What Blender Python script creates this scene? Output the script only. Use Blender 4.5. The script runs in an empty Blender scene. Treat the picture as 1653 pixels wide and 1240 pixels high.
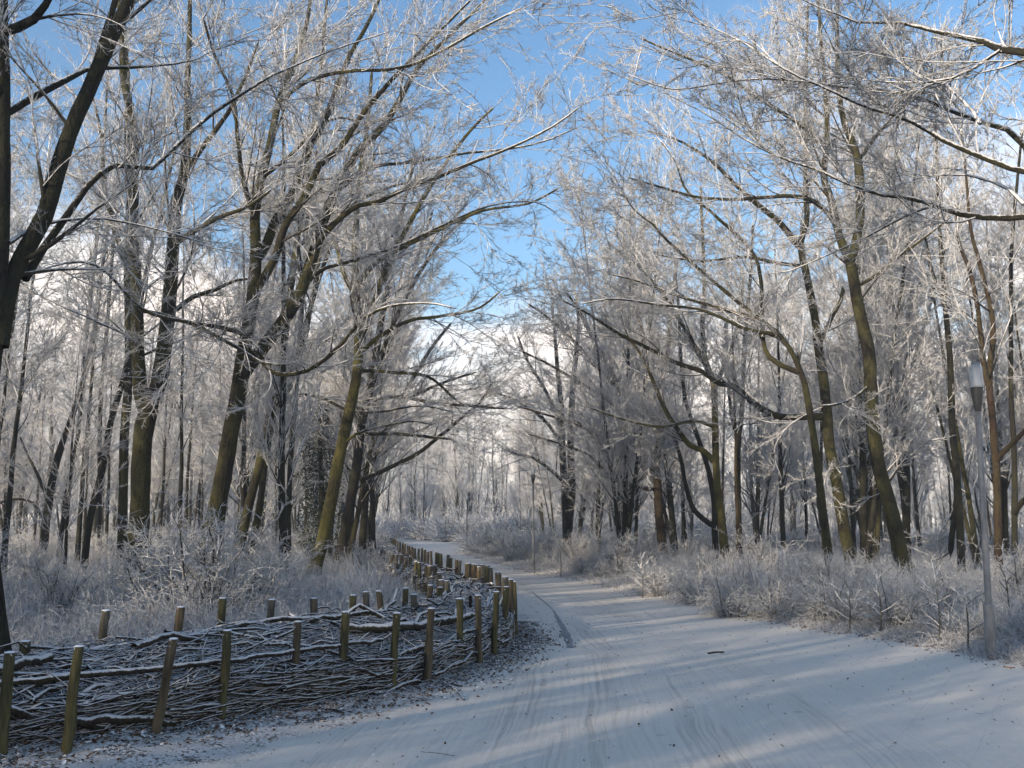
import bpy, math, random
import numpy as np

# ------------------------------------------------------------------ camera, world, sun, exposure
S = bpy.context.scene
COL = S.collection
CAM_H, FPX, CX, CY = 1.65, 1500.0, 826.5, 620.0
PITCH = math.atan(229.0 / FPX)
cd = bpy.data.cameras.new('camera'); cam = bpy.data.objects.new('camera', cd); COL.objects.link(cam)
cam.location = (0, 0, CAM_H); cam.rotation_euler = (math.pi / 2 + PITCH, 0, 0)
cd.sensor_width = 36.0; cd.lens = 36.0 * FPX / 1653.0
cd.clip_start = 0.05; cd.clip_end = 3000
S.camera = cam

SUN_EL = math.radians(15); SUN_AZ = math.radians(226)     # clockwise from +Y: behind the camera, to the left
W = bpy.data.worlds.new('World'); S.world = W; W.use_nodes = True
wn = W.node_tree; wn.nodes.clear()


def N(nt, typ, ins=None, **kw):
    n = nt.nodes.new(typ)
    for k, v in kw.items():
        setattr(n, k, v)
    for k, v in (ins or {}).items():
        s = n.inputs[k]
        if hasattr(v, 'links') or isinstance(v, bpy.types.NodeSocket):
            nt.links.new(v, s)
        else:
            s.default_value = v
    return n


def M_(nt, op, a, b=0.0, c=0.0, clamp=False):
    n = nt.nodes.new('ShaderNodeMath'); n.operation = op; n.use_clamp = clamp
    for i, v in enumerate((a, b, c)):
        if isinstance(v, bpy.types.NodeSocket):
            nt.links.new(v, n.inputs[i])
        else:
            n.inputs[i].default_value = v
    return n.outputs[0]


def MR(nt, v, a, b, c=0.0, d=1.0, smooth=True):
    n = nt.nodes.new('ShaderNodeMapRange')
    n.interpolation_type = 'SMOOTHSTEP' if smooth else 'LINEAR'
    nt.links.new(v, n.inputs[0])
    for i, x in enumerate((a, b, c, d)):
        n.inputs[i + 1].default_value = x
    return n.outputs[0]


def MIX(nt, f, a, b):
    n = nt.nodes.new('ShaderNodeMix'); n.data_type = 'RGBA'
    for i, v in ((0, f), (6, a), (7, b)):
        if isinstance(v, bpy.types.NodeSocket):
            nt.links.new(v, n.inputs[i])
        elif i == 0:
            n.inputs[0].default_value = v
        else:
            n.inputs[i].default_value = (v[0], v[1], v[2], 1)
    return n.outputs[2]


sky = N(wn, 'ShaderNodeTexSky', sky_type='NISHITA', sun_disc=False, sun_elevation=SUN_EL, sun_rotation=SUN_AZ,
        air_density=1.0, dust_density=0.6, ozone_density=1.6)
tc = N(wn, 'ShaderNodeTexCoord')
sx = N(wn, 'ShaderNodeSeparateXYZ', {0: tc.outputs['Generated']})
zz = M_(wn, 'MAXIMUM', sx.outputs[2], 0.0)
den = M_(wn, 'ADD', zz, 0.16)
px_ = M_(wn, 'DIVIDE', sx.outputs[0], den); py_ = M_(wn, 'DIVIDE', sx.outputs[1], den)
cv = N(wn, 'ShaderNodeCombineXYZ', {0: px_, 1: py_, 2: 16.0})
cn = N(wn, 'ShaderNodeTexNoise', {'Vector': cv.outputs[0], 'Scale': 0.85, 'Detail': 8.0, 'Roughness': 0.58})
low = MR(wn, zz, 0.10, 0.42, 0.27, -0.075)
cl = M_(wn, 'ADD', cn.outputs[0], low)
cm = MR(wn, cl, 0.52, 0.74)
cm = M_(wn, 'MULTIPLY', cm, 0.9)
hue = N(wn, 'ShaderNodeHueSaturation', {'Color': sky.outputs[0], 'Saturation': 1.2, 'Value': 1.0})
cn2 = N(wn, 'ShaderNodeTexNoise', {'Vector': cv.outputs[0], 'Scale': 2.3, 'Detail': 6.0, 'Roughness': 0.55})
cloud = MIX(wn, MR(wn, cn2.outputs[0], 0.35, 0.62), (5.0, 4.8, 4.6), (8.4, 7.2, 6.2))
cc = MIX(wn, cm, hue.outputs[0], cloud)
SKY_STRENGTH = 0.15
bg = N(wn, 'ShaderNodeBackground', {'Color': cc, 'Strength': SKY_STRENGTH})
wo = N(wn, 'ShaderNodeOutputWorld', {0: bg.outputs[0]})

sd = bpy.data.lights.new('sun', 'SUN'); sd.energy = 4.9; sd.angle = math.radians(0.55); sd.color = (1.0, 0.86, 0.68)
sun = bpy.data.objects.new('sun', sd); COL.objects.link(sun)
sun.rotation_euler = (math.pi / 2 - SUN_EL, 0, math.pi - SUN_AZ)
S.view_settings.view_transform = 'Standard'; S.view_settings.look = 'None'
S.view_settings.exposure = 0.8; S.view_settings.gamma = 1.0; S.view_settings.use_curve_mapping = False
S.cycles.max_bounces = 5; S.cycles.diffuse_bounces = 3; S.cycles.transparent_max_bounces = 6
S.cycles.use_denoising = True

# ------------------------------------------------------------------ helpers


def P(px, py, d):
    """world point seen at photo pixel (px,py), d metres ahead of the camera"""
    a = (px - CX) / FPX; b = (CY - py) / FPX
    y = math.cos(PITCH) - b * math.sin(PITCH); z = math.sin(PITCH) + b * math.cos(PITCH)
    s = d / y
    return np.array([a * s, d, CAM_H + z * s])


def X_at(px, d):
    return (px - CX) / FPX * d * math.cos(PITCH) * 1.0


def tag(o, label=None, cat=None, group=None, kind=None):
    if label: o['label'] = label
    if cat: o['category'] = cat
    if group: o['group'] = group
    if kind: o['kind'] = kind
    return o


def empty(name, loc=(0, 0, 0), rz=0.0):
    o = bpy.data.objects.new(name, None); COL.objects.link(o)
    o.location = loc; o.rotation_euler = (0, 0, rz); o.empty_display_size = 0.3
    return o


def link(name, me, parent=None):
    o = bpy.data.objects.new(name, me); COL.objects.link(o)
    if parent is not None: o.parent = parent
    return o


class MB:
    """collects vertices and faces with numpy"""
    def __init__(s):
        s.v = []; s.a = []; s.q = []; s.t = []; s.n = 0

    def add(s, v, att, quads=None, tris=None):
        v = np.asarray(v, dtype=np.float32).reshape(-1, 3)
        s.v.append(v); s.a.append(np.broadcast_to(np.asarray(att, dtype=np.float32).reshape(-1), (len(v),)).copy())
        if quads is not None and len(quads): s.q.append(np.asarray(quads, dtype=np.int64).reshape(-1, 4) + s.n)
        if tris is not None and len(tris): s.t.append(np.asarray(tris, dtype=np.int64).reshape(-1, 3) + s.n)
        s.n += len(v)

    def tubes(s, Pt, R, sides=6, tip=True, rng=None, rough=0.0):
        """Pt (N,K,3), R (N,K)"""
        Pt = np.asarray(Pt, float); R = np.asarray(R, float)
        if Pt.ndim == 2: Pt = Pt[None]; R = R[None]
        n, K, _ = Pt.shape
        if n == 0: return
        T = np.empty_like(Pt)
        T[:, 1:-1] = Pt[:, 2:] - Pt[:, :-2] if K > 2 else T[:, 1:-1]
        T[:, 0] = Pt[:, 1] - Pt[:, 0]; T[:, -1] = Pt[:, -1] - Pt[:, -2]
        T /= np.linalg.norm(T, axis=2, keepdims=True) + 1e-9
        D = Pt[:, -1] - Pt[:, 0]; D /= np.linalg.norm(D, axis=1, keepdims=True) + 1e-9
        ref = np.where(np.abs(D[:, 2:3]) > 0.75, np.array([[1., 0.13, 0]]), np.array([[0.1, 0.05, 1.]]))
        ref = np.repeat(ref[:, None, :], K, 1)
        U = ref - (ref * T).sum(2, keepdims=True) * T
        U /= np.linalg.norm(U, axis=2, keepdims=True) + 1e-9
        V = np.cross(T, U)
        kr = K - 1 if tip else K
        ang = np.arange(sides) / sides * 2 * math.pi
        c = np.cos(ang)[None, None, :, None]; sn = np.sin(ang)[None, None, :, None]
        rr = R[:, :kr, None, None]
        if rough and rng is not None:
            rr = rr * (1 + rng.normal(0, rough, (n, kr, sides, 1)))
        ring = Pt[:, :kr, None, :] + rr * (U[:, :kr, None, :] * c + V[:, :kr, None, :] * sn)
        base = kr * sides + (1 if tip else 0)
        verts = np.empty((n, base, 3)); verts[:, :kr * sides] = ring.reshape(n, kr * sides, 3)
        att = np.empty((n, base)); att[:, :kr * sides] = np.repeat(R[:, :kr], sides, axis=1)
        if tip:
            verts[:, -1] = Pt[:, -1]; att[:, -1] = R[:, -1]
        i = np.arange(sides); j = (i + 1) % sides
        q = []
        for k in range(kr - 1):
            q.append(np.stack([k * sides + i, k * sides + j, (k + 1) * sides + j, (k + 1) * sides + i], 1))
        off = (np.arange(n) * base)[:, None, None]
        quads = (np.concatenate(q)[None] + off).reshape(-1, 4) if q else None
        tris = None
        if tip:
            t = np.stack([(kr - 1) * sides + i, (kr - 1) * sides + j, np.full(sides, kr * sides)], 1)
            tris = (t[None] + off).reshape(-1, 3)
        s.add(verts, att, quads, tris)

    def tris_count(s):
        return sum(len(x) for x in s.q) * 2 + sum(len(x) for x in s.t)

    def mesh(s, name, mat, smooth=True, attr='rad'):
        v = np.concatenate(s.v); a = np.concatenate(s.a)
        q = np.concatenate(s.q) if s.q else np.zeros((0, 4), int)
        t = np.concatenate(s.t) if s.t else np.zeros((0, 3), int)
        me = bpy.data.meshes.new(name)
        me.vertices.add(len(v)); me.vertices.foreach_set('co', v.ravel())
        me.loops.add(q.size + t.size)
        me.loops.foreach_set('vertex_index', np.concatenate([q.ravel(), t.ravel()]).astype(np.int32))
        me.polygons.add(len(q) + len(t))
        ls = np.concatenate([np.arange(len(q)) * 4, q.size + np.arange(len(t)) * 3]).astype(np.int32)
        me.polygons.foreach_set('loop_start', ls)
        me.update(calc_edges=True)
        at = me.attributes.new(attr, 'FLOAT', 'POINT'); at.data.foreach_set('value', a.astype(np.float32))
        if smooth: me.shade_smooth()
        me.materials.append(mat)
        global TRIS
        TRIS += len(q) * 2 + len(t)
        return me


TRIS = 0
_lat = np.random.default_rng(5).random((256, 256))


def vnoise(x, y):
    x = np.asarray(x, float); y = np.asarray(y, float)
    xi = np.floor(x).astype(int); yi = np.floor(y).astype(int)
    fx = x - xi; fy = y - yi
    fx = fx * fx * (3 - 2 * fx); fy = fy * fy * (3 - 2 * fy)
    g = lambda a, b: _lat[a % 256, b % 256]
    return (g(xi, yi) * (1 - fx) + g(xi + 1, yi) * fx) * (1 - fy) + (g(xi, yi + 1) * (1 - fx) + g(xi + 1, yi + 1) * fx) * fy - 0.5


# ------------------------------------------------------------------ materials


def new_mat(name):
    m = bpy.data.materials.new(name); m.use_nodes = True
    m.node_tree.nodes.clear()
    return m, m.node_tree


def finish(nt, color, rough=0.85, bump=None, bstr=0.4, bdist=0.02, spec=0.25, **kw):
    b = N(nt, 'ShaderNodeBsdfPrincipled', {'Roughness': rough})
    b.inputs['Specular IOR Level'].default_value = spec
    if isinstance(color, bpy.types.NodeSocket): nt.links.new(color, b.inputs['Base Color'])
    else: b.inputs['Base Color'].default_value = (*color, 1)
    for k, v in kw.items(): b.inputs[k.replace('_', ' ')].default_value = v
    if bump is not None:
        bp = N(nt, 'ShaderNodeBump', {'Strength': bstr, 'Distance': bdist, 'Height': bump})
        nt.links.new(bp.outputs[0], b.inputs['Normal'])
    N(nt, 'ShaderNodeOutputMaterial', {0: b.outputs[0]})
    return b


SNOW = (0.82, 0.79, 0.76)
FROST = (0.80, 0.785, 0.775)


def bark_mat(name, dark, mid, moss, thresh=0.86, frost_gain=1.3, rlo=0.004, rhi=0.05):
    m, nt = new_mat(name)
    co = N(nt, 'ShaderNodeTexCoord'); geo = N(nt, 'ShaderNodeNewGeometry')
    mp = N(nt, 'ShaderNodeMapping', {0: co.outputs['Object']}); mp.inputs['Scale'].default_value = (1, 1, 0.22)
    n1 = N(nt, 'ShaderNodeTexNoise', {'Vector': mp.outputs[0], 'Scale': 26.0, 'Detail': 6.0, 'Roughness': 0.65})
    n2 = N(nt, 'ShaderNodeTexNoise', {'Vector': co.outputs['Object'], 'Scale': 1.6, 'Detail': 4.0})
    n3 = N(nt, 'ShaderNodeTexNoise', {'Vector': co.outputs['Object'], 'Scale': 14.0, 'Detail': 5.0, 'Roughness': 0.7})
    base = MIX(nt, MR(nt, n1.outputs[0], 0.35, 0.68), dark, mid)
    base = MIX(nt, MR(nt, n2.outputs[0], 0.34, 0.62), base, moss)
    base = MIX(nt, MR(nt, n1.outputs[0], 0.30, 0.44, 1.0, 0.0), base, tuple(c * 0.5 for c in dark))
    at = N(nt, 'ShaderNodeAttribute', attribute_name='rad')
    f = MR(nt, at.outputs['Fac'], rlo, rhi, 1.0, 0.0)
    nz = N(nt, 'ShaderNodeSeparateXYZ', {0: geo.outputs['Normal']}).outputs[2]
    s = M_(nt, 'ADD', nz, M_(nt, 'MULTIPLY', f, frost_gain))
    s = M_(nt, 'ADD', s, M_(nt, 'MULTIPLY', M_(nt, 'SUBTRACT', n3.outputs[0], 0.5), 1.7))
    s = MR(nt, s, thresh - 0.16, thresh + 0.2)
    snow = MIX(nt, f, SNOW, FROST)
    col = MIX(nt, s, base, snow)
    finish(nt, col, 0.9, M_(nt, 'ADD', n1.outputs[0], n3.outputs[0]), 1.0, 0.05)
    return m


MAT = {}
MAT['bark_green'] = bark_mat('mossy_bark', (0.018, 0.015, 0.010), (0.044, 0.037, 0.022), (0.060, 0.055, 0.020))
MAT['bark_yellow'] = bark_mat('yellow_green_bark', (0.030, 0.026, 0.012), (0.070, 0.061, 0.024), (0.112, 0.100, 0.030))
MAT['bark_red'] = bark_mat('reddish_bark', (0.032, 0.020, 0.014), (0.075, 0.046, 0.029), (0.058, 0.044, 0.022))
MAT['bark_dark'] = bark_mat('dark_bark', (0.015, 0.013, 0.011), (0.034, 0.029, 0.023), (0.036, 0.034, 0.018))
MAT['twig'] = bark_mat('frosted_twig', (0.035, 0.030, 0.026), (0.07, 0.06, 0.05), (0.06, 0.056, 0.036), 0.56, 1.22, 0.004, 0.028)
MAT['shrub'] = bark_mat('frosted_shrub_stem', (0.04, 0.038, 0.034), (0.075, 0.07, 0.062), (0.06, 0.058, 0.045), 0.86, 1.15, 0.003, 0.02)
MAT['stick'] = bark_mat('brushwood', (0.022, 0.016, 0.012), (0.06, 0.042, 0.03), (0.05, 0.042, 0.022), 0.46, 0.0)
MAT['stick_snow'] = bark_mat('snowy_twigs', (0.022, 0.016, 0.012), (0.06, 0.042, 0.03), (0.05, 0.042, 0.022), 0.16, 0.0)


HAZE = True


def snow_ground():
    m, nt = new_mat('snowy_ground')
    co = N(nt, 'ShaderNodeTexCoord'); ob = co.outputs['Object']
    a = lambda n: N(nt, 'ShaderNodeAttribute', attribute_name=n).outputs['Fac']
    pm, pu, pv = a('pathmask'), a('pu'), a('pv')
    no = lambda v, s, d=4.0, r=0.55: N(nt, 'ShaderNodeTexNoise', {'Vector': v, 'Scale': s, 'Detail': d, 'Roughness': r}).outputs[0]
    big = no(ob, 0.6); mid = no(ob, 5.0, 6.0); fine = no(ob, 38.0, 5.0, 0.7); gr = no(ob, 150.0, 3.0)
    # wheel-worn streaks running along the path
    wob = M_(nt, 'MULTIPLY', M_(nt, 'SUBTRACT', no(ob, 0.35, 2.0), 0.5), 0.3)
    uu = M_(nt, 'ADD', pu, wob)
    cv = N(nt, 'ShaderNodeCombineXYZ', {0: M_(nt, 'MULTIPLY', uu, 26.0), 1: M_(nt, 'MULTIPLY', pv, 0.42), 2: 0.0}).outputs[0]
    st = no(cv, 1.0, 6.0, 0.72)
    cv2 = N(nt, 'ShaderNodeCombineXYZ', {0: M_(nt, 'MULTIPLY', uu, 1.5), 1: M_(nt, 'MULTIPLY', pv, 0.12), 2: 3.0}).outputs[0]
    zone = MR(nt, no(cv2, 1.0, 3.0), 0.42, 0.62)
    cen = MR(nt, M_(nt, 'ABSOLUTE', M_(nt, 'ADD', pu, 0.3)), 1.0, 3.2, 1.0, 0.25)
    zone = M_(nt, 'MULTIPLY', M_(nt, 'MAXIMUM', zone, 0.35), cen)
    streak = M_(nt, 'MULTIPLY', MR(nt, st, 0.43, 0.68), zone)
    # crossing cycle tracks
    rot = N(nt, 'ShaderNodeMapping', {0: ob}); rot.inputs['Rotation'].default_value = (0, 0, 0.55)
    wv = N(nt, 'ShaderNodeTexWave', {'Vector': rot.outputs[0], 'Scale': 0.55, 'Distortion': 1.6, 'Detail': 1.0, 'Detail Scale': 0.25})
    cyc = M_(nt, 'MULTIPLY', MR(nt, wv.outputs[1], 0.996, 1.0), MR(nt, no(ob, 0.5, 2.0), 0.45, 0.6))
    # footprints and scuffs
    vor = N(nt, 'ShaderNodeTexVoronoi', {'Vector': ob, 'Scale': 2.6, 'Randomness': 1.0})
    foot = M_(nt, 'MULTIPLY', MR(nt, vor.outputs['Distance'], 0.06, 0.14, 1.0, 0.0), MR(nt, mid, 0.45, 0.6))
    c = MIX(nt, big, (0.70, 0.625, 0.535), (0.79, 0.715, 0.62))
    c = MIX(nt, M_(nt, 'MULTIPLY', streak, M_(nt, 'ADD', 0.1, M_(nt, 'MULTIPLY', mid, 0.9))), c, (0.30, 0.27, 0.24))
    c = MIX(nt, M_(nt, 'MULTIPLY', cyc, 0.14), c, (0.36, 0.35, 0.35))
    c = MIX(nt, M_(nt, 'MULTIPLY', foot, 0.55), c, (0.32, 0.28, 0.24))
    sp = M_(nt, 'MULTIPLY', MR(nt, fine, 0.66, 0.74), MR(nt, mid, 0.5, 0.62))
    c = MIX(nt, M_(nt, 'MULTIPLY', sp, 0.8), c, (0.2, 0.17, 0.14))
    c = MIX(nt, MR(nt, fine, 0.35, 0.62, 0.0, 0.22), c, (0.45, 0.42, 0.39))
    # rough verge with litter showing through
    v = MIX(nt, MR(nt, mid, 0.35, 0.65), (0.52, 0.48, 0.44), (0.75, 0.70, 0.65))
    l = M_(nt, 'ADD', M_(nt, 'MULTIPLY', fine, 0.7), M_(nt, 'MULTIPLY', mid, 0.5))
    v = MIX(nt, MR(nt, l, 0.60, 0.68), v, (0.085, 0.06, 0.04))
    col = MIX(nt, pm, v, c)
    h = M_(nt, 'ADD', M_(nt, 'MULTIPLY', fine, M_(nt, 'SUBTRACT', 0.55, M_(nt, 'MULTIPLY', pm, 0.35))), M_(nt, 'MULTIPLY', mid, 0.9))
    h = M_(nt, 'SUBTRACT', h, M_(nt, 'MULTIPLY', streak, 0.7))
    h = M_(nt, 'SUBTRACT', h, M_(nt, 'MULTIPLY', foot, 0.5))
    h = M_(nt, 'SUBTRACT', h, M_(nt, 'MULTIPLY', cyc, 0.15))
    h = M_(nt, 'ADD', h, M_(nt, 'MULTIPLY', gr, 0.06))
    finish(nt, col, 0.75, h, 0.6, 0.02)
    return m


MAT['ground'] = snow_ground()


def simple(name, c1, c2, scale=20.0, rough=0.7, snow=None, stretch=1.0, **kw):
    m, nt = new_mat(name)
    co = N(nt, 'ShaderNodeTexCoord')
    mp = N(nt, 'ShaderNodeMapping', {0: co.outputs['Object']}); mp.inputs['Scale'].default_value = (1, 1, stretch)
    n = N(nt, 'ShaderNodeTexNoise', {'Vector': mp.outputs[0], 'Scale': scale, 'Detail': 5.0, 'Roughness': 0.65})
    c = MIX(nt, MR(nt, n.outputs[0], 0.32, 0.68), c1, c2)
    if snow is not None:
        nz = N(nt, 'ShaderNodeSeparateXYZ', {0: N(nt, 'ShaderNodeNewGeometry').outputs['Normal']}).outputs[2]
        n2 = N(nt, 'ShaderNodeTexNoise', {'Vector': co.outputs['Object'], 'Scale': scale * 1.7, 'Detail': 4.0})
        s = M_(nt, 'ADD', nz, M_(nt, 'MULTIPLY', M_(nt, 'SUBTRACT', n2.outputs[0], 0.5), 2.0))
        c = MIX(nt, MR(nt, s, snow - 0.1, snow + 0.2), c, SNOW)
    finish(nt, c, rough, n.outputs[0], 0.4, 0.01, **kw)
    return m


MAT['snow'] = simple('snow', (0.74, 0.75, 0.79), (0.82, 0.83, 0.86), 30)
MAT['post'] = simple('weathered_post', (0.030, 0.027, 0.012), (0.105, 0.090, 0.036), 22, 0.85, 0.85, 0.12)
MAT['post_b'] = simple('sawn_post', (0.040, 0.031, 0.019), (0.125, 0.094, 0.054), 22, 0.85, 0.85, 0.12)
MAT['post_g'] = simple('grey_post', (0.046, 0.039, 0.029), (0.124, 0.107, 0.078), 22, 0.85, 0.85, 0.12)
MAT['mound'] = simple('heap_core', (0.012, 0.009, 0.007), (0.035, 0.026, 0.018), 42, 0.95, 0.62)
MAT['pole'] = simple('grey_lamp_paint', (0.12, 0.122, 0.125), (0.22, 0.222, 0.225), 14, 0.45, None, 0.3, spec=0.5)
MAT['lampdark'] = simple('dark_lamp_metal', (0.03, 0.03, 0.032), (0.06, 0.06, 0.06), 30, 0.5)
MAT['litter'] = simple('dead_leaf', (0.05, 0.028, 0.015), (0.17, 0.095, 0.045), 9, 0.8, 0.85)
MAT['darkstick'] = simple('wet_stick', (0.015, 0.013, 0.012), (0.05, 0.04, 0.03), 30, 0.7)
MAT['ivy'] = simple('dark_evergreen_leaf', (0.018, 0.027, 0.015), (0.045, 0.055, 0.035), 8, 0.6, 0.9)
MAT['redleaf'] = simple('russet_frosted_leaf', (0.20, 0.10, 0.055), (0.40, 0.24, 0.15), 8, 0.7, 0.8)
MAT['track'] = simple('dirty_slush', (0.16, 0.155, 0.15), (0.34, 0.335, 0.34), 9, 0.6)


def glass():
    m, nt = new_mat('lamp_glass')
    a = N(nt, 'ShaderNodeBsdfTransparent'); a.inputs[0].default_value = (0.9, 0.92, 0.93, 1)
    b = N(nt, 'ShaderNodeBsdfPrincipled', {'Roughness': 0.25}); b.inputs['Base Color'].default_value = (0.55, 0.57, 0.58, 1)
    mx = N(nt, 'ShaderNodeMixShader', {0: 0.5, 1: a.outputs[0], 2: b.outputs[0]})
    N(nt, 'ShaderNodeOutputMaterial', {0: mx.outputs[0]})
    return m


MAT['glass'] = glass()

# ------------------------------------------------------------------ ground and path
YL = np.array([-60, -10, 3.0, 5.0, 6.33, 8.2, 9.55, 11.5, 14.5, 17.5, 19.5, 21.5, 25, 30, 37, 46, 58, 80, 112, 135, 190, 420.])
XL = np.array([-40, -16, -6.5, -3.6, -2.5, -1.46, -.80, -.16, .25, .12, -.15, -.7, -1.4, -2.3, -3.7, -5.3, -6.7, -9.5, -17, -32, -90, -390.])
YR = np.array([-60, -5, 5, 9, 11.5, 13.3, 15.9, 19.6, 23.3, 28.8, 33.4, 42, 56, 80, 105, 125, 190, 420.])
XR = np.array([14, 9.5, 8.2, 7.0, 6.35, 6.0, 5.0, 4.2, 3.4, 2.4, .95, -.5, -3.0, -4.3, -8, -19, -75, -370.])


def edge_dist(x, y):
    """positive on the path"""
    return np.minimum(x - np.interp(y, YL, XL), np.interp(y, YR, XR) - x)


CLY = np.array([-60, 0, 5, 9, 12.3, 18.9, 27, 34, 48.5, 69, 108, 130, 190, 420.])
CLX = np.array([-6, .3, .8, 1.15, 1.35, 1.1, .5, -.4, -2.6, -5.8, -12, -26, -82, -380.])


def gz(x, y):
    e = edge_dist(x, y)
    off = np.clip(-e / 2.0, 0, 1)
    h = off * (0.05 + 0.16 * (vnoise(x * .5, y * .5) + .2) + 0.08 * vnoise(x * 2.1 + 9, y * 2.1)) 
    h = h + np.clip((-e + .1) / .4, 0, 1) * (0.02 + 0.035 * (vnoise(x * 6, y * 6) + vnoise(x * 13, y * 13)))
    return h


def build_ground():
    ys = np.concatenate([np.arange(-80, 0, 4), np.arange(0, 4, .5), np.arange(4, 16, .11), 16 * np.exp(np.arange(0, 3.9, .0125)), ])
    ys = np.concatenate([ys, [900, 1500]])
    xs = np.concatenate([np.arange(-7, 8, .11)])
    ext = 8 * np.exp(np.linspace(0, 5.0, 60))
    xs = np.concatenate([-ext[::-1], xs, ext])
    xs = np.unique(np.round(xs, 3)); ys = np.unique(np.round(ys, 3))
    Xg, Yg = np.meshgrid(xs, ys)
    # shear the fine columns so that they follow the path
    sh = np.interp(Yg, CLY, CLX) * np.exp(-(Xg / 60) ** 2)
    sh = np.where(Yg > 14, sh - np.interp(14, CLY, CLX), 0)
    Xw = Xg * np.where(Yg > 20, 1 + 0 * Yg, 1) + sh
    Z = gz(Xw, Yg)
    v = np.stack([Xw, Yg, Z], 2).reshape(-1, 3)
    ny, nx = Xg.shape
    idx = np.arange(ny * nx).reshape(ny, nx)
    q = np.stack([idx[:-1, :-1], idx[:-1, 1:], idx[1:, 1:], idx[1:, :-1]], 2).reshape(-1, 4)
    mb = MB()
    e = edge_dist(v[:, 0], v[:, 1])
    jit = 0.55 * vnoise(v[:, 0] * 1.3, v[:, 1] * 1.3) + 0.5 * vnoise(v[:, 0] * 4.7, v[:, 1] * 4.7)
    pm = np.clip((e + jit * .8 + .05) / .35, 0, 1)
    mb.add(v, pm, quads=q)
    me = mb.mesh('ground', MAT['ground'], attr='pathmask')
    a = me.attributes.new('pu', 'FLOAT', 'POINT'); a.data.foreach_set('value', (v[:, 0] - np.interp(v[:, 1], CLY, CLX)).astype(np.float32))
    a = me.attributes.new('pv', 'FLOAT', 'POINT'); a.data.foreach_set('value', v[:, 1].astype(np.float32))
    o = link('ground', me); tag(o, 'snow covered ground with a winding path between rough verges', kind='structure')


build_ground()

# ------------------------------------------------------------------ growing branches
UP = np.array([0, 0, 1.0])


def nrm(v): return v / (np.linalg.norm(v, axis=-1, keepdims=True) + 1e-9)


def resample(pts, rad, step=0.35, kmin=4):
    """Catmull-Rom through pts (K,3)"""
    pts = np.asarray(pts, float); rad = np.asarray(rad, float)
    seg = np.linalg.norm(np.diff(pts, axis=0), axis=1); L = np.concatenate([[0], np.cumsum(seg)])
    n = max(kmin, int(L[-1] / step) + 1)
    t = np.linspace(0, L[-1], n)
    i = np.clip(np.searchsorted(L, t, side='right') - 1, 0, len(pts) - 2)
    u = ((t - L[i]) / (seg[i] + 1e-9))[:, None]
    p0 = pts[np.maximum(i - 1, 0)]; p1 = pts[i]; p2 = pts[i + 1]; p3 = pts[np.minimum(i + 2, len(pts) - 1)]
    q = 0.5 * ((2 * p1) + (-p0 + p2) * u + (2 * p0 - 5 * p1 + 4 * p2 - p3) * u ** 2 + (-p0 + 3 * p1 - 3 * p2 + p3) * u ** 3)
    return q, np.interp(t, L, rad)


def spawn(rng, A, per_m, tlo, thi, lmin, lmax, ang, K, rr, rmax, up=0.05, wig=0.12, flat=0.75, taper=0.25, bias=None, endlen=0.5, curve=0.0):
    """children for a list of (P(K,3), R(K)) arrays or stacked arrays; returns stacked (n,K,3),(n,K)"""
    if isinstance(A, tuple):
        PP, RR = A
        lens = np.linalg.norm(np.diff(PP, axis=1), axis=2).sum(1)
        m = lens * per_m * (thi - tlo)
        cnt = np.floor(m + rng.random(len(m))).astype(int)
        pi = np.repeat(np.arange(len(PP)), cnt)
        if len(pi) == 0: return np.zeros((0, K, 3)), np.zeros((0, K))
        t = tlo + (thi - tlo) * rng.random(len(pi))
        K0 = PP.shape[1]
        f = t * (K0 - 1); i = np.minimum(f.astype(int), K0 - 2); u = (f - i)[:, None]
        pos = PP[pi, i] * (1 - u) + PP[pi, i + 1] * u
        T = nrm(PP[pi, i + 1] - PP[pi, i])
        r0 = RR[pi, i] * (1 - u[:, 0]) + RR[pi, i + 1] * u[:, 0]
    n = len(pos)
    a = rng.normal(ang[0], ang[1], n)
    rv = rng.normal(size=(n, 3)); rv[:, 2] *= flat
    pe = nrm(rv - (rv * T).sum(1, keepdims=True) * T)
    d = nrm(np.cos(a)[:, None] * T + np.sin(a)[:, None] * pe)
    if bias is not None: d = nrm(d + np.asarray(bias))
    L = (lmin + (lmax - lmin) * rng.random(n)) * (1 - (1 - endlen) * t)
    R0 = np.minimum(r0 * rr, rmax) * rng.uniform(.75, 1.0, n)
    out = np.empty((n, K, 3)); out[:, 0] = pos
    p = pos.copy(); st = (L / (K - 1))[:, None]; cu = rng.normal(0, curve, (n, 3)) if curve else 0.0
    for k in range(1, K):
        d = nrm(d + rng.normal(0, wig, (n, 3)) + UP * up + cu)
        p = p + d * st; out[:, k] = p
    prof = np.linspace(1, taper, K)[None]
    return out, R0[:, None] * prof


def stack(lst, K):
    """resample a list of axes to K points and stack"""
    Ps, Rs = [], []
    for p, r in lst:
        t = np.linspace(0, len(p) - 1, K)
        Ps.append(np.stack([np.interp(t, np.arange(len(p)), p[:, c]) for c in range(3)], 1))
        Rs.append(np.interp(t, np.arange(len(p)), r))
    return np.array(Ps), np.array(Rs)


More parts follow.
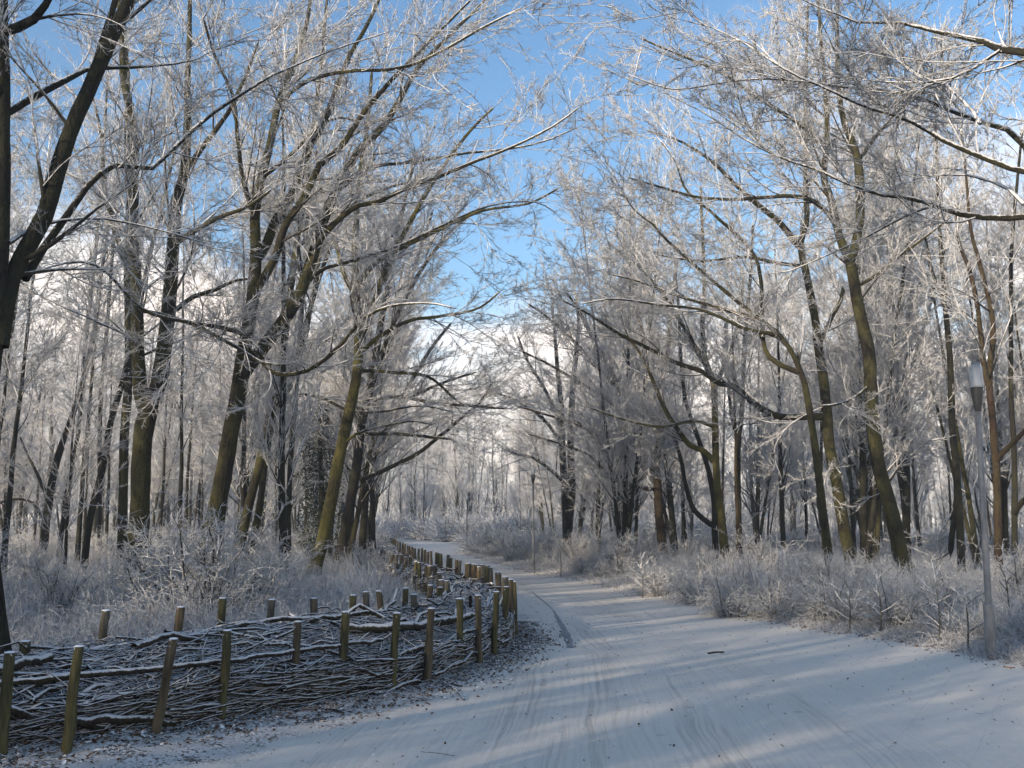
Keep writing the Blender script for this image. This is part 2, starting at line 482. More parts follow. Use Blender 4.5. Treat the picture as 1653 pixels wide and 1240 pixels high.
def make_spray(seed, fine=1.0, tr=.0095):
    """a one metre long frosted shoot with side twigs, growing along +X"""
    rng = np.random.default_rng(seed); K = 6
    p = np.zeros(3); d = np.array([1., 0, 0]); q = [p.copy()]
    for k in range(K - 1):
        d = nrm(d + rng.normal(0, .14, 3)); p = p + d * .2; q.append(p.copy())
    A = (np.array(q)[None], np.linspace(tr * 1.25, tr * .8, K)[None])
    mb = MB(); mb.tubes(A[0], A[1], 4)
    p3, r3 = spawn(rng, A, 13 * fine, .06, 1, .16, .60, (.6, .2), 3, 1, tr * .9, up=0, wig=.24, taper=.8, flat=1.0, endlen=.5)
    mb.tubes(p3, np.maximum(r3, tr * .75), 3)
    p4, r4 = spawn(rng, (p3, r3), 8.5 * fine, .15, 1, .06, .2, (.7, .25), 2, 1, tr * .95, up=0, wig=.12, taper=.8, flat=1.0)
    mb.tubes(p4, np.maximum(r4, tr * .7), 3)
    return bpy.data.objects.new('spray', mb.mesh('spray', MAT['twig']))


SPRAYS = [make_spray(900 + i) for i in range(5)]
SPRAYS_NEAR = [make_spray(920 + i, 1.15, .0085) for i in range(5)]


def spray_nodes(name, srcs):
    ng = bpy.data.node_groups.new(name, 'GeometryNodeTree')
    ng.interface.new_socket('Geometry', in_out='INPUT', socket_type='NodeSocketGeometry')
    ng.interface.new_socket('Geometry', in_out='OUTPUT', socket_type='NodeSocketGeometry')
    gi = ng.nodes.new('NodeGroupInput'); go = ng.nodes.new('NodeGroupOutput'); L = ng.links.new
    mp = ng.nodes.new('GeometryNodeMeshToPoints')
    ip = ng.nodes.new('GeometryNodeInstanceOnPoints'); jo = ng.nodes.new('GeometryNodeJoinGeometry')
    for o in srcs:
        oi = ng.nodes.new('GeometryNodeObjectInfo'); oi.inputs[0].default_value = o; oi.inputs['As Instance'].default_value = True
        L(oi.outputs['Geometry'], jo.inputs[0])
    ip.inputs['Pick Instance'].default_value = True
    def at(nm, ty):
        n = ng.nodes.new('GeometryNodeInputNamedAttribute'); n.data_type = ty; n.inputs[0].default_value = nm; return n.outputs[0]
    L(gi.outputs[0], ip.inputs['Points']); L(jo.outputs[0], ip.inputs['Instance'])
    L(at('idx', 'INT'), ip.inputs['Instance Index'])
    L(at('rot', 'FLOAT_VECTOR'), ip.inputs['Rotation']); L(at('sc', 'FLOAT'), ip.inputs['Scale']); L(ip.outputs[0], go.inputs[0])
    return ng


NG_SPRAY = spray_nodes('twig_sprays', SPRAYS); NG_NEAR = spray_nodes('twig_sprays_near', SPRAYS_NEAR)
NSPRAY = 0


def scatter_sprays(name, pos, d, sc, rng, parent, ng=None):
    global NSPRAY
    n = len(pos); NSPRAY += n
    d = nrm(d)
    rot = np.stack([rng.random(n) * 6.283, -np.arcsin(np.clip(d[:, 2], -1, 1)), np.arctan2(d[:, 1], d[:, 0])], 1)
    me = bpy.data.meshes.new(name); me.vertices.add(n); me.vertices.foreach_set('co', np.asarray(pos, np.float32).ravel())
    a = me.attributes.new('rot', 'FLOAT_VECTOR', 'POINT'); a.data.foreach_set('vector', rot.astype(np.float32).ravel())
    a = me.attributes.new('sc', 'FLOAT', 'POINT'); a.data.foreach_set('value', sc.astype(np.float32))
    a = me.attributes.new('idx', 'INT', 'POINT'); a.data.foreach_set('value', rng.integers(0, 5, n).astype(np.int32))
    o = link(name, me, parent); md = o.modifiers.new('twigs', 'NODES'); md.node_group = ng or NG_SPRAY
    o['kind'] = 'stuff'
    return o


def sprays_on(rng, A, per_m, tlo, lmin, lmax, up=.3, flat=.75, ang=(.58, .2), thi=1.0, endlen=.6):
    P0, R0 = spawn(rng, A, per_m, tlo, thi, lmin, lmax, ang, 2, .5, .01, up=up, wig=.05, flat=flat, endlen=endlen)
    v = P0[:, 1] - P0[:, 0]
    return P0[:, 0], v, np.linalg.norm(v, axis=1)


def twiggery(rng, limbs, l1, root, base, dens=1.0, near=False, bias=None, zmin=0, lmin=.28, lmax=.75, sub=3.0):
    """sub-branches as one mesh, and the uncountable frosted twigs scattered along them"""
    mb = MB(); mb.tubes(l1[0], l1[1], 5)
    l2 = spawn(rng, l1, sub, .1, 1, .6, 1.8, (.6, .2), 7, .55, .016, up=.05, wig=.07, taper=.4, curve=.09)
    l2 = (l2[0], np.maximum(l2[1], .0075)); mb.tubes(l2[0], l2[1], 4)
    st = stack(limbs, 16)
    groups = [sprays_on(rng, l2, 4.3 * dens, .1, lmin, lmax), sprays_on(rng, l1, 3.2 * dens, .15, lmin, lmax)]
    a = sprays_on(rng, st, 1.8 * dens, .3, lmin, lmax); groups.append(a)
    # ends carry on
    for g in (l1, l2, st):
        v = g[0][:, -1] - g[0][:, -2]
        groups.append((g[0][:, -1], v, rng.uniform(lmin, lmax, len(v))))
    pos = np.concatenate([g[0] for g in groups]); v = np.concatenate([g[1] for g in groups]); L = np.concatenate([g[2] for g in groups])
    for i in range(len(mb.v)): mb.v[i] = mb.v[i] - base.astype(np.float32)
    tag(link('branches', mb.mesh('branches', MAT['twig']), root), kind='stuff')
    scatter_sprays('crown', pos - base, v, L, rng, root, NG_NEAR if near else NG_SPRAY)
    return mb.tris_count(), len(pos)


# ------------------------------------------------------------------ traced trees
TREES = []


def to_ground(p, r):
    """carry the first point down to the ground"""
    if p[0][2] > 0.05:
        d = p[0] - p[1]; d = d / max(abs(d[2]), .1)
        d[0] = np.clip(d[0], -.35, .35); d[1] = np.clip(d[1], -.2, .2)
        b = p[0] + d * (p[0][2] + .15) / max(abs(d[2]), .5)
        b[2] = -.15
        p = np.vstack([b, p]); r = np.concatenate([[r[0] * 1.22], r])
    return p, r


def tree(label, d, stem, limbs=(), mat='bark_green', dens=1.0, l1_m=1.0, l1_len=(1.3, 3.2), bias=None, crown_from=.35, name='frosted_tree', seed=None, side_fill=1.0, twig_r=.006, extra=0):
    """stem: [(px,py,half_px),...]; limbs: [(dd0,dd1,[(px,py,half_px)...]),...] with depth offsets"""
    rng = np.random.default_rng(seed if seed is not None else len(TREES) + 11)
    k = d / FPX
    p = np.array([P(a, b, d) for a, b, c in stem]); r = np.array([c * k * .66 for a, b, c in stem])
    p, r = to_ground(p, r)
    base = p[0].copy(); base[2] = 0
    q, rr = resample(p, r, .3)
    # root flare
    rr = rr * (1 + .45 * np.exp(-np.maximum(q[:, 2], 0) / .3))
    q[1:, :2] += np.cumsum(rng.normal(0, .006, (len(q) - 1, 2)), 0) * .5
    rr *= 1 + rng.normal(0, .02, len(rr))
    root = empty(name, base)
    tag(root, label, 'tree', 'frosted trees lining the path')
    mb = MB(); mb.tubes(q - base, rr, 12, rng=rng, rough=.03)
    link('trunk', mb.mesh('trunk', MAT[mat]), root)
    axes = [(q[int(len(q) * crown_from):], rr[int(len(q) * crown_from):])]
    thick = [axes[0]]
    for dd0, dd1, pts in limbs:
        n = len(pts)
        lp = np.array([P(a, b, d + dd0 + (dd1 - dd0) * (i / (n - 1))) for i, (a, b, c) in enumerate(pts)])
        lr = np.array([c * k * .88 for a, b, c in pts])
        lq, lrr = resample(lp, lr, .25)
        lq[1:] += np.cumsum(rng.normal(0, .008, (len(lq) - 1, 3)), 0) * .6
        m2 = MB(); m2.tubes(lq - base, lrr, 8, rng=rng, rough=.03)
        link('limb', m2.mesh('limb', MAT[mat]), root)
        axes.append((lq, lrr)); thick.append((lq, lrr))
    st = stack(thick, 16)
    l1 = spawn(rng, st, l1_m * 1.7, .12, 1.0, l1_len[0] * 1.15, l1_len[1] * 1.25, (.66, .2), 9, .45, .032, up=.04, wig=.06, taper=.22, bias=bias, curve=.07)
    l1 = (l1[0], np.maximum(l1[1], .007))
    res = twiggery(rng, axes, l1, root, base, dens, d < 12, bias)
    TREES.append((label, res, base))
    return root


R_ = (.16, 0, 0.02); L_ = (-.16, 0, 0.02)
# ---- left side
tree('dark out-of-focus trunk at the left edge of the photo, behind the brushwood hedge', 9.5,
     [(0, 1040, 20), (-12, 940, 20), (-26, 800, 20), (-22, 680, 20), (-8, 520, 21), (2, 400, 20), (4, 200, 19), (2, 20, 18), (0, -120, 15)],
     [(0, .6, [(2, 560, 14), (24, 445, 16), (75, 345, 17), (108, 235, 16), (165, 100, 14.5), (208, 0, 13), (240, -90, 11)]),
      (.5, 1.2, [(103, 240, 9), (140, 150, 9), (170, 60, 8), (195, -30, 6)]),
      (0, 1.5, [(10, 185, 6), (44, 163, 7), (85, 140, 6.5), (125, 119, 6), (152, 108, 5), (237, 105, 3.5), (298, 97, 2.5), (340, 85, 2)]),
      (0, -.6, [(0, 54, 9), (40, 40, 9), (62, 22, 8), (80, -10, 6), (110, -60, 4)]),
      (0, 1.6, [(15, 392, 5), (40, 375, 4.5), (68, 362, 4), (112, 354, 3.5), (160, 352, 3), (203, 359, 2.5), (270, 375, 2), (350, 400, 1.5)]),
      (.2, 3, [(40, 450, 9), (68, 406, 8), (108, 349, 7), (152, 291, 6.5), (193, 264, 6), (244, 271, 5.5), (281, 237, 5), (339, 183, 4.5), (420, 129, 3.8), (470, 105, 3), (560, 70, 2.3), (640, 45, 1.8)])],
     mat='bark_dark', dens=1.1, l1_m=.7, l1_len=(.7, 1.7), bias=R_, crown_from=.5, twig_r=.005)
tree('stout trunk forking into a tall pair of stems, behind the left frosted shrub', 20,
     [(222, 880, 25), (226, 815, 23), (228, 740, 22), (235, 680, 23), (257, 615, 20), (267, 545, 18), (276, 450, 17), (280, 380, 15), (284, 322, 14), (296, 280, 12), (302, 203, 10), (302, 135, 8), (305, 34, 6), (306, -60, 4)],
     [(0, 0, [(238, 668, 14), (227, 635, 13), (223, 560, 12), (222, 470, 11), (217, 400, 10), (217, 305, 9.5), (219, 220, 8.5), (203, 135, 7), (199, 60, 5), (190, -40, 4)]),
      (0, 1, [(285, 500, 5), (310, 480, 4.5), (345, 468, 4), (390, 450, 3), (440, 455, 2)]),
      (0, -2, [(276, 400, 5), (300, 380, 5), (350, 350, 4), (400, 330, 3), (440, 300, 2)]),
      (0, 2, [(218, 400, 5), (195, 370, 4), (165, 320, 4), (130, 290, 3), (90, 270, 2)]),
      (0, -1.5, [(296, 280, 6), (330, 235, 5), (370, 180, 4), (400, 120, 3), (420, 60, 2)]),
      (0, -2.5, [(225, 500, 4), (300, 520, 4), (370, 555, 3.5), (420, 585, 3), (470, 590, 2)])],
     dens=1.1, l1_m=1.0)
tree('straight mossy trunk just left of the stout forked tree', 29,
     [(196, 905, 12), (198, 800, 11), (199, 707, 11), (206, 614, 10), (206, 520, 10), (204, 427, 9), (208, 330, 8), (204, 230, 7), (205, 130, 6), (198, 20, 4), (196, -60, 3)],
     [(0, 1, [(204, 427, 6), (185, 370, 5), (170, 300, 4), (165, 220, 3), (150, 150, 2)])], dens=.7, l1_m=.8)
tree('thin dark trunk leaning right across the frosted thicket at the left', 26,
     [(136, 918, 9), (145, 838, 8.5), (164, 763, 8), (178, 684, 7.5), (196, 623, 7), (210, 567, 6.5), (224, 500, 6), (240, 420, 5), (262, 330, 4), (285, 230, 3)],
     [], mat='bark_dark', dens=.7, l1_m=.8)
tree('slender leaning trunk in the misty thicket, second from the left edge', 35,
     [(70, 885, 10), (77, 824, 9.5), (89, 754, 8.5), (112, 684, 7), (130, 630, 6), (150, 540, 5), (165, 430, 4), (185, 310, 3)],
     [(0, 1, [(72, 840, 4), (55, 815, 3), (30, 805, 2.5), (-5, 812, 2)]), (0, 1, [(78, 810, 4), (62, 770, 3), (45, 735, 2), (30, 700, 2)])], mat='bark_dark', dens=.7, l1_m=.9)
tree('thin upright trunk behind the slender leaning one at the left', 38,
     [(96, 885, 6), (108, 800, 6), (126, 698, 5.5), (136, 567, 5), (150, 440, 4.5), (160, 320, 4), (170, 180, 3), (176, 60, 2)], [], mat='bark_dark', dens=.7)
tree('pencil-thin trunk left of the straight mossy trunk', 40,
     [(161, 895, 5), (163, 660, 5), (173, 544, 5), (182, 427, 4), (190, 300, 3), (200, 180, 2.5)], [], mat='bark_dark', dens=.7)
tree('large mossy tree left of centre that splits into five spreading limbs', 19,
     [(330, 975, 27), (340, 880, 24), (352, 805, 21), (358, 774, 21), (370, 704, 20), (384, 634, 19), (393, 564, 18), (405, 494, 16), (412, 420, 15), (411, 339, 12), (421, 288, 11), (438, 220, 10), (448, 169, 9), (462, 129, 7), (479, 88, 6), (496, 34, 5), (505, -40, 4)],
     [(0, 1.5, [(412, 420, 10), (428, 400, 9.5), (445, 356, 9), (476, 305, 8.5), (499, 237, 7.5), (520, 203, 7), (540, 152, 5.5), (560, 102, 5), (600, 30, 4), (630, -40, 3)]),
      (0, -1.5, [(410, 475, 8), (442, 420, 7.5), (459, 366, 7), (493, 315, 6.5), (513, 271, 6), (550, 237, 5.5), (581, 190, 4.5), (621, 142, 4), (662, 98, 3.2), (720, 40, 2.5), (770, -10, 2)]),
      (0, 1, [(388, 612, 13), (419, 568, 12.5), (452, 526, 12), (484, 475, 11.5), (510, 400, 10.5), (533, 332, 9.5), (560, 278, 8.5), (584, 237, 7.5), (618, 203, 7), (645, 159, 6), (672, 112, 5), (720, 61, 4), (765, 15, 3), (820, -40, 2)]),
      (0, -2.5, [(513, 392, 5), (540, 360, 5), (575, 333, 4.6), (611, 325, 4.2), (652, 305, 3.8), (703, 288, 3.4), (750, 268, 3), (820, 240, 2.4), (890, 205, 1.8), (945, 165, 1.3)]),
      (0, 2.5, [(548, 300, 4), (585, 275, 4), (621, 266, 3.6), (669, 261, 3.2), (750, 247, 2.8), (850, 236, 2.2), (930, 208, 1.6)]),
      (1, 4, [(484, 475, 4.5), (517, 437, 4), (573, 419, 3.6), (634, 400, 3.2), (700, 370, 2.8), (780, 335, 2.2), (860, 325, 1.6), (900, 345, 1.2)]),
      (-.5, -3, [(400, 560, 4), (440, 600, 4), (480, 603, 3.8), (517, 587, 3.6), (555, 552, 3.3), (583, 520, 3), (625, 495, 2.4), (690, 490, 1.8), (740, 500, 1.4)]),
      (-.5, -3, [(395, 540, 5), (360, 530, 4), (300, 520, 3.5), (230, 500, 3), (170, 440, 2.5), (120, 425, 2), (60, 440, 1.5)]),
      (0, -3, [(411, 350, 5), (395, 300, 4.5), (385, 230, 4), (380, 160, 3), (350, 90, 2.5), (330, 20, 2)]),
      (0, -3.5, [(450, 165, 4), (500, 130, 4), (560, 115, 3.5), (640, 110, 3), (700, 90, 2.4), (790, 40, 2), (850, 10, 1.5)]),
      (0, 2, [(425, 285, 4.5), (455, 262, 4), (480, 240, 3.5), (520, 200, 3), (560, 190, 2.5), (610, 215, 2)])],
     dens=1.05, l1_m=.8, l1_len=(1.0, 2.4), bias=R_, twig_r=.0055)
tree('slanting mossy trunk just right of the five-limbed tree', 25,
     [(376, 935, 14), (388, 880, 12), (400, 821, 11), (424, 727, 11), (442, 634, 10.5), (454, 596, 10), (461, 540, 9), (472, 450, 8), (490, 330, 6.5), (505, 210, 5), (520, 90, 4), (530, -20, 3)],
     [(0, 1, [(446, 640, 6), (470, 600, 5.5), (490, 545, 5), (520, 440, 4), (560, 340, 3), (610, 250, 2)]),
      (0, 2, [(480, 400, 4), (540, 350, 4), (610, 310, 3), (680, 290, 2)])], dens=.8, l1_m=.8, bias=R_)
tree('narrow stem behind the slanting mossy trunk, pale at its fork', 28,
     [(410, 860, 9), (419, 821, 8.5), (433, 718, 8), (447, 662, 7.5), (475, 610, 6.5), (495, 540, 5.5), (512, 440, 5), (540, 330, 4), (570, 230, 3)],
     [(0, -1, [(442, 657, 3.5), (475, 638, 3.2), (517, 641, 3), (564, 662, 2.7), (611, 664, 2.3), (676, 655, 1.8), (730, 665, 1.4)])], dens=.8, bias=R_)
tree('thin dark stem halfway between the five-limbed tree and the leaning yellow-lit trunk', 30,
     [(466, 919, 7), (466, 821, 6.5), (470, 727, 6), (480, 610, 6), (484, 540, 5), (495, 400, 4), (510, 280, 3), (520, 180, 2.5)], [], mat='bark_dark', dens=.8)
tree('leaning trunk lit yellow-brown at its foot, beside the snowy clearing behind the hedge', 26,
     [(502, 945, 17), (512, 905, 15.5), (522, 868, 15), (536, 798, 15), (550, 727, 14), (564, 662, 13.5), (576, 601, 12.5), (578, 540, 11), (573, 470, 10), (573, 400, 8), (578, 300, 6.5), (592, 200, 5), (600, 110, 3.5)],
     [(0, -2, [(580, 560, 6), (600, 500, 5.5), (625, 430, 5), (660, 360, 4.4), (700, 290, 3.6), (750, 220, 2.8), (800, 170, 2)]),
      (0, 1, [(576, 601, 4), (600, 598, 3.6), (634, 601, 3.4), (695, 610, 2.8), (746, 650, 2.2), (800, 655, 1.6)]),
      (0, -2, [(578, 575, 4.5), (605, 550, 4.2), (635, 530, 3.8), (667, 517, 3.4), (712, 512, 2.8), (770, 500, 2.2), (810, 470, 1.6)]),
      (0, -3, [(573, 470, 5), (600, 430, 4.6), (650, 400, 4), (710, 370, 3.4), (780, 340, 2.6), (850, 330, 2), (905, 300, 1.4)]),
      (0, -1, [(552, 720, 3), (575, 700, 2.8), (610, 690, 2.4), (660, 680, 2), (700, 685, 1.5)]),
      (0, 2, [(575, 480, 5), (555, 440, 4.5), (540, 380, 4), (520, 310, 3), (510, 240, 2)])],
     mat='bark_yellow', dens=.85, l1_m=.85, bias=R_)
tree('dark trunk right behind the leaning yellow-lit trunk', 33,
     [(546, 905, 14), (554, 872, 13), (568, 798, 12), (578, 737, 11), (585, 680, 10), (601, 610, 9), (612, 540, 8), (628, 450, 6.5), (650, 340, 5), (670, 260, 3.5)],
     [(0, -1, [(582, 775, 4.5), (600, 768, 4.4), (629, 755, 4.2), (676, 732, 3.8), (718, 699, 3.4), (750, 671, 3), (775, 650, 2.4), (800, 610, 1.8)]),
      (0, -2, [(592, 650, 4), (640, 640, 3.6), (700, 650, 3), (760, 655, 2.4), (820, 660, 1.8)]),
      (0, 0, [(595, 640, 5), (620, 560, 4.6), (650, 490, 4), (690, 420, 3.4), (740, 360, 2.6), (790, 330, 2)]),
      (0, -2, [(588, 700, 4), (640, 700, 3.4), (690, 705, 3), (730, 710, 2)])],
     mat='bark_dark', dens=1.0, l1_m=1.0, bias=R_)
tree('pair-stemmed dark tree at the back left of the path, third behind the leaning trunk', 40,
     [(585, 880, 9), (590, 800, 8.5), (596, 740, 8), (606, 634, 7), (629, 560, 6), (655, 480, 5), (680, 400, 4), (700, 340, 3)],
     [(0, 1, [(592, 775, 5), (620, 710, 4.6), (650, 640, 4), (690, 570, 3.2), (730, 520, 2.4)]),
      (0, -2, [(600, 690, 4), (650, 650, 3.4), (710, 620, 2.6), (770, 600, 2)])], mat='bark_dark', dens=.8, l1_m=1.0, bias=(.08, 0, .02))
# ---- right side
tree('big curving trunk behind the right-hand frosted bushes, left of the near lamp', 24,
     [(1474, 950, 22), (1465, 925, 20), (1453, 895, 18), (1438, 822, 17), (1419, 760, 16.5), (1409, 687, 16), (1406, 639, 16), (1402, 571, 15), (1390, 518, 14.5), (1380, 469, 13.5), (1371, 421, 13), (1355, 385, 10), (1341, 322, 9), (1329, 284, 8), (1335, 226, 7), (1332, 145, 6), (1325, 60, 4.5), (1320, -40, 3)],
     [(0, 0, [(1371, 424, 10), (1384, 384, 9), (1390, 306, 8), (1381, 242, 7), (1364, 200, 6), (1354, 145, 5), (1350, 60, 4), (1352, -30, 3)]),
      (0, -1, [(1388, 460, 3.5), (1414, 445, 3.2), (1448, 416, 3), (1477, 397, 2.6), (1540, 350, 2)]),
      (0, -2.5, [(1348, 360, 5), (1335, 342, 4.6), (1309, 322, 4.3), (1277, 316, 4), (1228, 319, 3.6), (1180, 322, 3.2), (1120, 318, 2.7), (1060, 300, 2.2), (1010, 285, 1.6)]),
      (0, -1, [(1406, 620, 3), (1380, 640, 2.8), (1350, 652, 2.4), (1320, 655, 2)]),
      (0, -2, [(1335, 240, 4.5), (1290, 200, 4), (1230, 160, 3.4), (1170, 120, 2.8), (1100, 90, 2.2), (1030, 60, 1.6)]),
      (0, 2, [(1385, 260, 4), (1430, 200, 3.4), (1480, 150, 2.8), (1530, 120, 2)])],
     dens=1.2, l1_m=.95, bias=L_)
tree('tall mossy trunk with a dead snapped stub, left of the big curving trunk', 27,
     [(1378, 935, 16), (1371, 895, 15), (1361, 847, 14), (1351, 784, 13.5), (1338, 711, 13), (1332, 639, 12), (1322, 571, 11), (1315, 518, 10), (1303, 455, 9), (1292, 397, 8), (1301, 355, 7), (1299, 306, 6.5), (1300, 250, 6), (1298, 180, 5), (1301, 80, 3.5), (1303, 0, 2.5)],
     [(0, 0, [(1320, 560, 5), (1333, 535, 4.6), (1345, 508, 4.4), (1361, 479, 4), (1361, 457, 3.6)]),
      (0, -1.5, [(1294, 400, 7), (1286, 393, 6.5), (1254, 355, 5.5), (1222, 329, 4.6), (1190, 300, 4), (1150, 262, 3), (1100, 230, 2.2), (1040, 210, 1.5)]),
      (0, -3, [(1330, 672, 7.5), (1300, 672, 7), (1263, 673, 6.5), (1225, 656, 6), (1185, 622, 5.5), (1161, 618, 5), (1131, 598, 4.6), (1083, 581, 4), (1032, 554, 3.4), (992, 535, 2.8), (940, 500, 2), (900, 480, 1.5)]),
      (0, 1, [(1300, 430, 4), (1260, 425, 3.6), (1200, 415, 3), (1130, 420, 2.4), (1060, 410, 1.8)]),
      (0, -1, [(1340, 740, 3), (1352, 760, 2.8), (1358, 768, 2.5)])],
     dens=1.2, l1_m=1.0, bias=L_)
tree('slim trunk close in front of the tall stubbed one, throwing long limbs towards the path', 22,
     [(1342, 935, 11), (1330, 842, 10), (1317, 735, 9), (1303, 639, 8), (1294, 603, 7), (1274, 561, 6), (1252, 535, 5.6), (1229, 517, 5), (1185, 483, 4.5), (1117, 425, 4), (1073, 385, 3.4), (1050, 358, 3), (1029, 344, 2.4), (1005, 310, 1.8), (985, 270, 1.4)],
     [(0, .6, [(1290, 601, 6), (1262, 590, 5), (1239, 571, 4.5), (1232, 537, 4.2), (1229, 452, 3.8), (1212, 402, 3.4), (1158, 351, 3), (1110, 310, 2.4), (1090, 260, 1.8), (1060, 220, 1.4)]),
      (0, -1.5, [(1252, 540, 4), (1200, 530, 3.6), (1130, 500, 3), (1060, 490, 2.5), (990, 480, 1.9), (930, 490, 1.4)]),
      (0, 1.5, [(1225, 515, 4), (1170, 500, 3.5), (1100, 480, 3), (1030, 455, 2.4), (970, 440, 1.8)])],
     dens=1.0, l1_m=1.0, bias=L_)
tree('yellow-green trunk standing at the back edge of the right bushes', 30,
     [(1176, 930, 13), (1172, 905, 11), (1165, 845, 10), (1157, 790, 9), (1154, 722, 8.5), (1153, 661, 8), (1150, 615, 7), (1138, 581, 6.5), (1134, 520, 6), (1137, 469, 5), (1134, 380, 4), (1130, 300, 3)],
     [(0, -1, [(1152, 745, 6), (1135, 728, 5.5), (1113, 719, 5), (1094, 695, 4.5), (1073, 661, 4), (1055, 620, 3.5), (1035, 575, 2.8), (1000, 530, 2)]),
      (0, 1, [(1150, 640, 5), (1165, 600, 4.4), (1185, 550, 4), (1195, 500, 3.2), (1200, 440, 2.4)]),
      (0, -2, [(1140, 585, 4), (1110, 540, 3.6), (1080, 490, 3), (1040, 440, 2.4), (990, 400, 1.8)]),
      (0, -1.5, [(1153, 690, 3.5), (1120, 680, 3), (1070, 690, 2.6), (1010, 680, 2.2), (950, 660, 1.6)])],
     mat='bark_yellow', dens=1.0, l1_m=1.0, bias=L_)
tree('reddish-brown trunk forking low, standing behind the frosted bushes right of the second lamp', 38,
     [(1072, 905, 12), (1068, 870, 11), (1064, 830, 10.5), (1061, 778, 10), (1058, 748, 10), (1064, 707, 8), (1048, 661, 7), (1043, 615, 6.5), (1037, 540, 5.5), (1025, 480, 4.5), (1015, 420, 3.5), (1005, 370, 2.5)],
     [(0, -1, [(1058, 765, 8), (1042, 755, 7.5), (1027, 716, 7), (1024, 677, 6), (1010, 640, 5.5), (990, 606, 5), (965, 560, 4), (940, 510, 3), (915, 470, 2.2)]),
      (0, 1, [(1066, 720, 6), (1070, 692, 5.5), (1064, 630, 5), (1078, 560, 4), (1085, 480, 3), (1090, 420, 2.4)]),
      (0, -2, [(1056, 790, 3.6), (1040, 788, 3.4), (1002, 778, 3), (972, 756, 2.6), (947, 732, 2.3), (900, 715, 1.9), (850, 700, 1.5)]),
      (0, -2, [(1024, 680, 4), (985, 650, 3.6), (940, 620, 3), (890, 590, 2.4), (840, 565, 1.8)]),
      (0, -2, [(1012, 645, 4), (970, 600, 3.6), (925, 550, 3), (880, 510, 2.2), (850, 490, 1.6)]),
      (0, -2, [(1030, 730, 3.6), (990, 725, 3), (940, 690, 2.6), (880, 670, 2), (830, 655, 1.5)])],
     mat='bark_red', dens=.85, l1_m=1.1, bias=L_)
tree('ivy-rough double trunk just right of the second lamp', 46,
     [(916, 895, 10), (914, 848, 9.5), (911, 784, 9), (908, 722, 8), (906, 660, 7), (900, 600, 5.5), (895, 540, 4), (890, 490, 3)],
     [(0, .3, [(917, 860, 7), (923, 800, 7), (922, 740, 6.5), (922, 680, 6), (928, 600, 5), (935, 530, 3.6), (930, 480, 2.4)]),
      (0, -2, [(910, 780, 3.6), (890, 760, 3), (860, 740, 2.6), (820, 730, 2)]),
      (0, -2, [(908, 720, 3.6), (880, 680, 3), (840, 650, 2.4), (800, 635, 1.8)]),
      (0, 1, [(908, 690, 3.6), (880, 630, 3.2), (850, 580, 2.6), (835, 540, 2)])],
     mat='bark_dark', dens=.85, l1_m=1.3, bias=L_)
tree('slim dark trunk immediately right of the yellow-green trunk', 33,
     [(1199, 930, 8), (1195, 894, 7.5), (1191, 814, 7), (1191, 722, 6.5), (1197, 661, 6), (1201, 560, 5), (1210, 460, 4), (1215, 360, 3)],
     [(0, 1, [(1192, 720, 4), (1180, 660, 4), (1175, 600, 3.4), (1170, 520, 2.6)])], mat='bark_dark', dens=.9)
tree('mossy low-branched dark tree bending behind the yellow-green trunk', 36,
     [(1156, 905, 8), (1154, 860, 7.5), (1153, 814, 7), (1146, 770, 6.5), (1137, 738, 6), (1120, 690, 5.5), (1105, 640, 5), (1098, 570, 4), (1095, 500, 3), (1090, 430, 2)],
     [(0, 0, [(1153, 850, 5), (1135, 838, 5), (1118, 820, 4.6), (1105, 780, 4.2), (1098, 740, 3.8), (1085, 700, 3), (1070, 650, 2.2)])], mat='bark_dark', dens=.9, l1_m=1.1, bias=L_)
tree('double-stemmed dark trunk right behind the big curving trunk', 36,
     [(1464, 910, 10), (1463, 866, 9.5), (1463, 760, 9), (1459, 663, 8), (1463, 590, 7), (1467, 493, 5.5), (1471, 400, 4.5), (1478, 300, 3.5), (1482, 220, 2.5)],
     [(0, .5, [(1460, 800, 6), (1448, 735, 5.5), (1447, 660, 5), (1447, 590, 4.6), (1440, 500, 4), (1436, 410, 3), (1430, 330, 2.2)]),
      (0, 1, [(1463, 620, 4), (1480, 570, 3.5), (1500, 500, 3), (1520, 430, 2.2)]),
      (0, -1, [(1447, 600, 4), (1425, 550, 3.5), (1415, 500, 3), (1400, 440, 2)])], mat='bark_dark', dens=.9, l1_m=1.0)
tree('tall straight dark trunk just left of the near lamp post', 26,
     [(1554, 945, 10), (1552, 920, 9), (1545, 784, 8.5), (1536, 687, 8), (1533, 590, 7), (1525, 493, 6), (1518, 397, 5), (1515, 339, 4.2), (1512, 250, 3.4), (1508, 160, 2.6), (1500, 80, 2)],
     [(0, .3, [(1545, 800, 5), (1537, 860, 5), (1534, 900, 5)]), (0, 1, [(1526, 500, 3), (1505, 440, 2.6), (1490, 370, 2.2)])], mat='bark_dark', dens=.75, l1_m=.9)
tree('reddish twisting trunk just right of the near lamp post', 22,
     [(1614, 960, 10), (1612, 900, 9.5), (1608, 760, 9), (1600, 663, 8), (1596, 614, 8), (1603, 542, 6.5), (1600, 500, 6), (1593, 469, 5.6), (1580, 420, 5), (1567, 370, 4), (1560, 290, 3), (1550, 200, 2.4)],
     [(0, .6, [(1597, 625, 5.5), (1589, 590, 5), (1580, 500, 4.4), (1568, 440, 4), (1550, 390, 3), (1545, 320, 2.2)]),
      (0, -1, [(1606, 745, 5), (1630, 720, 4.5), (1650, 700, 4), (1690, 660, 3)])], mat='bark_red', dens=.75, l1_m=.9)
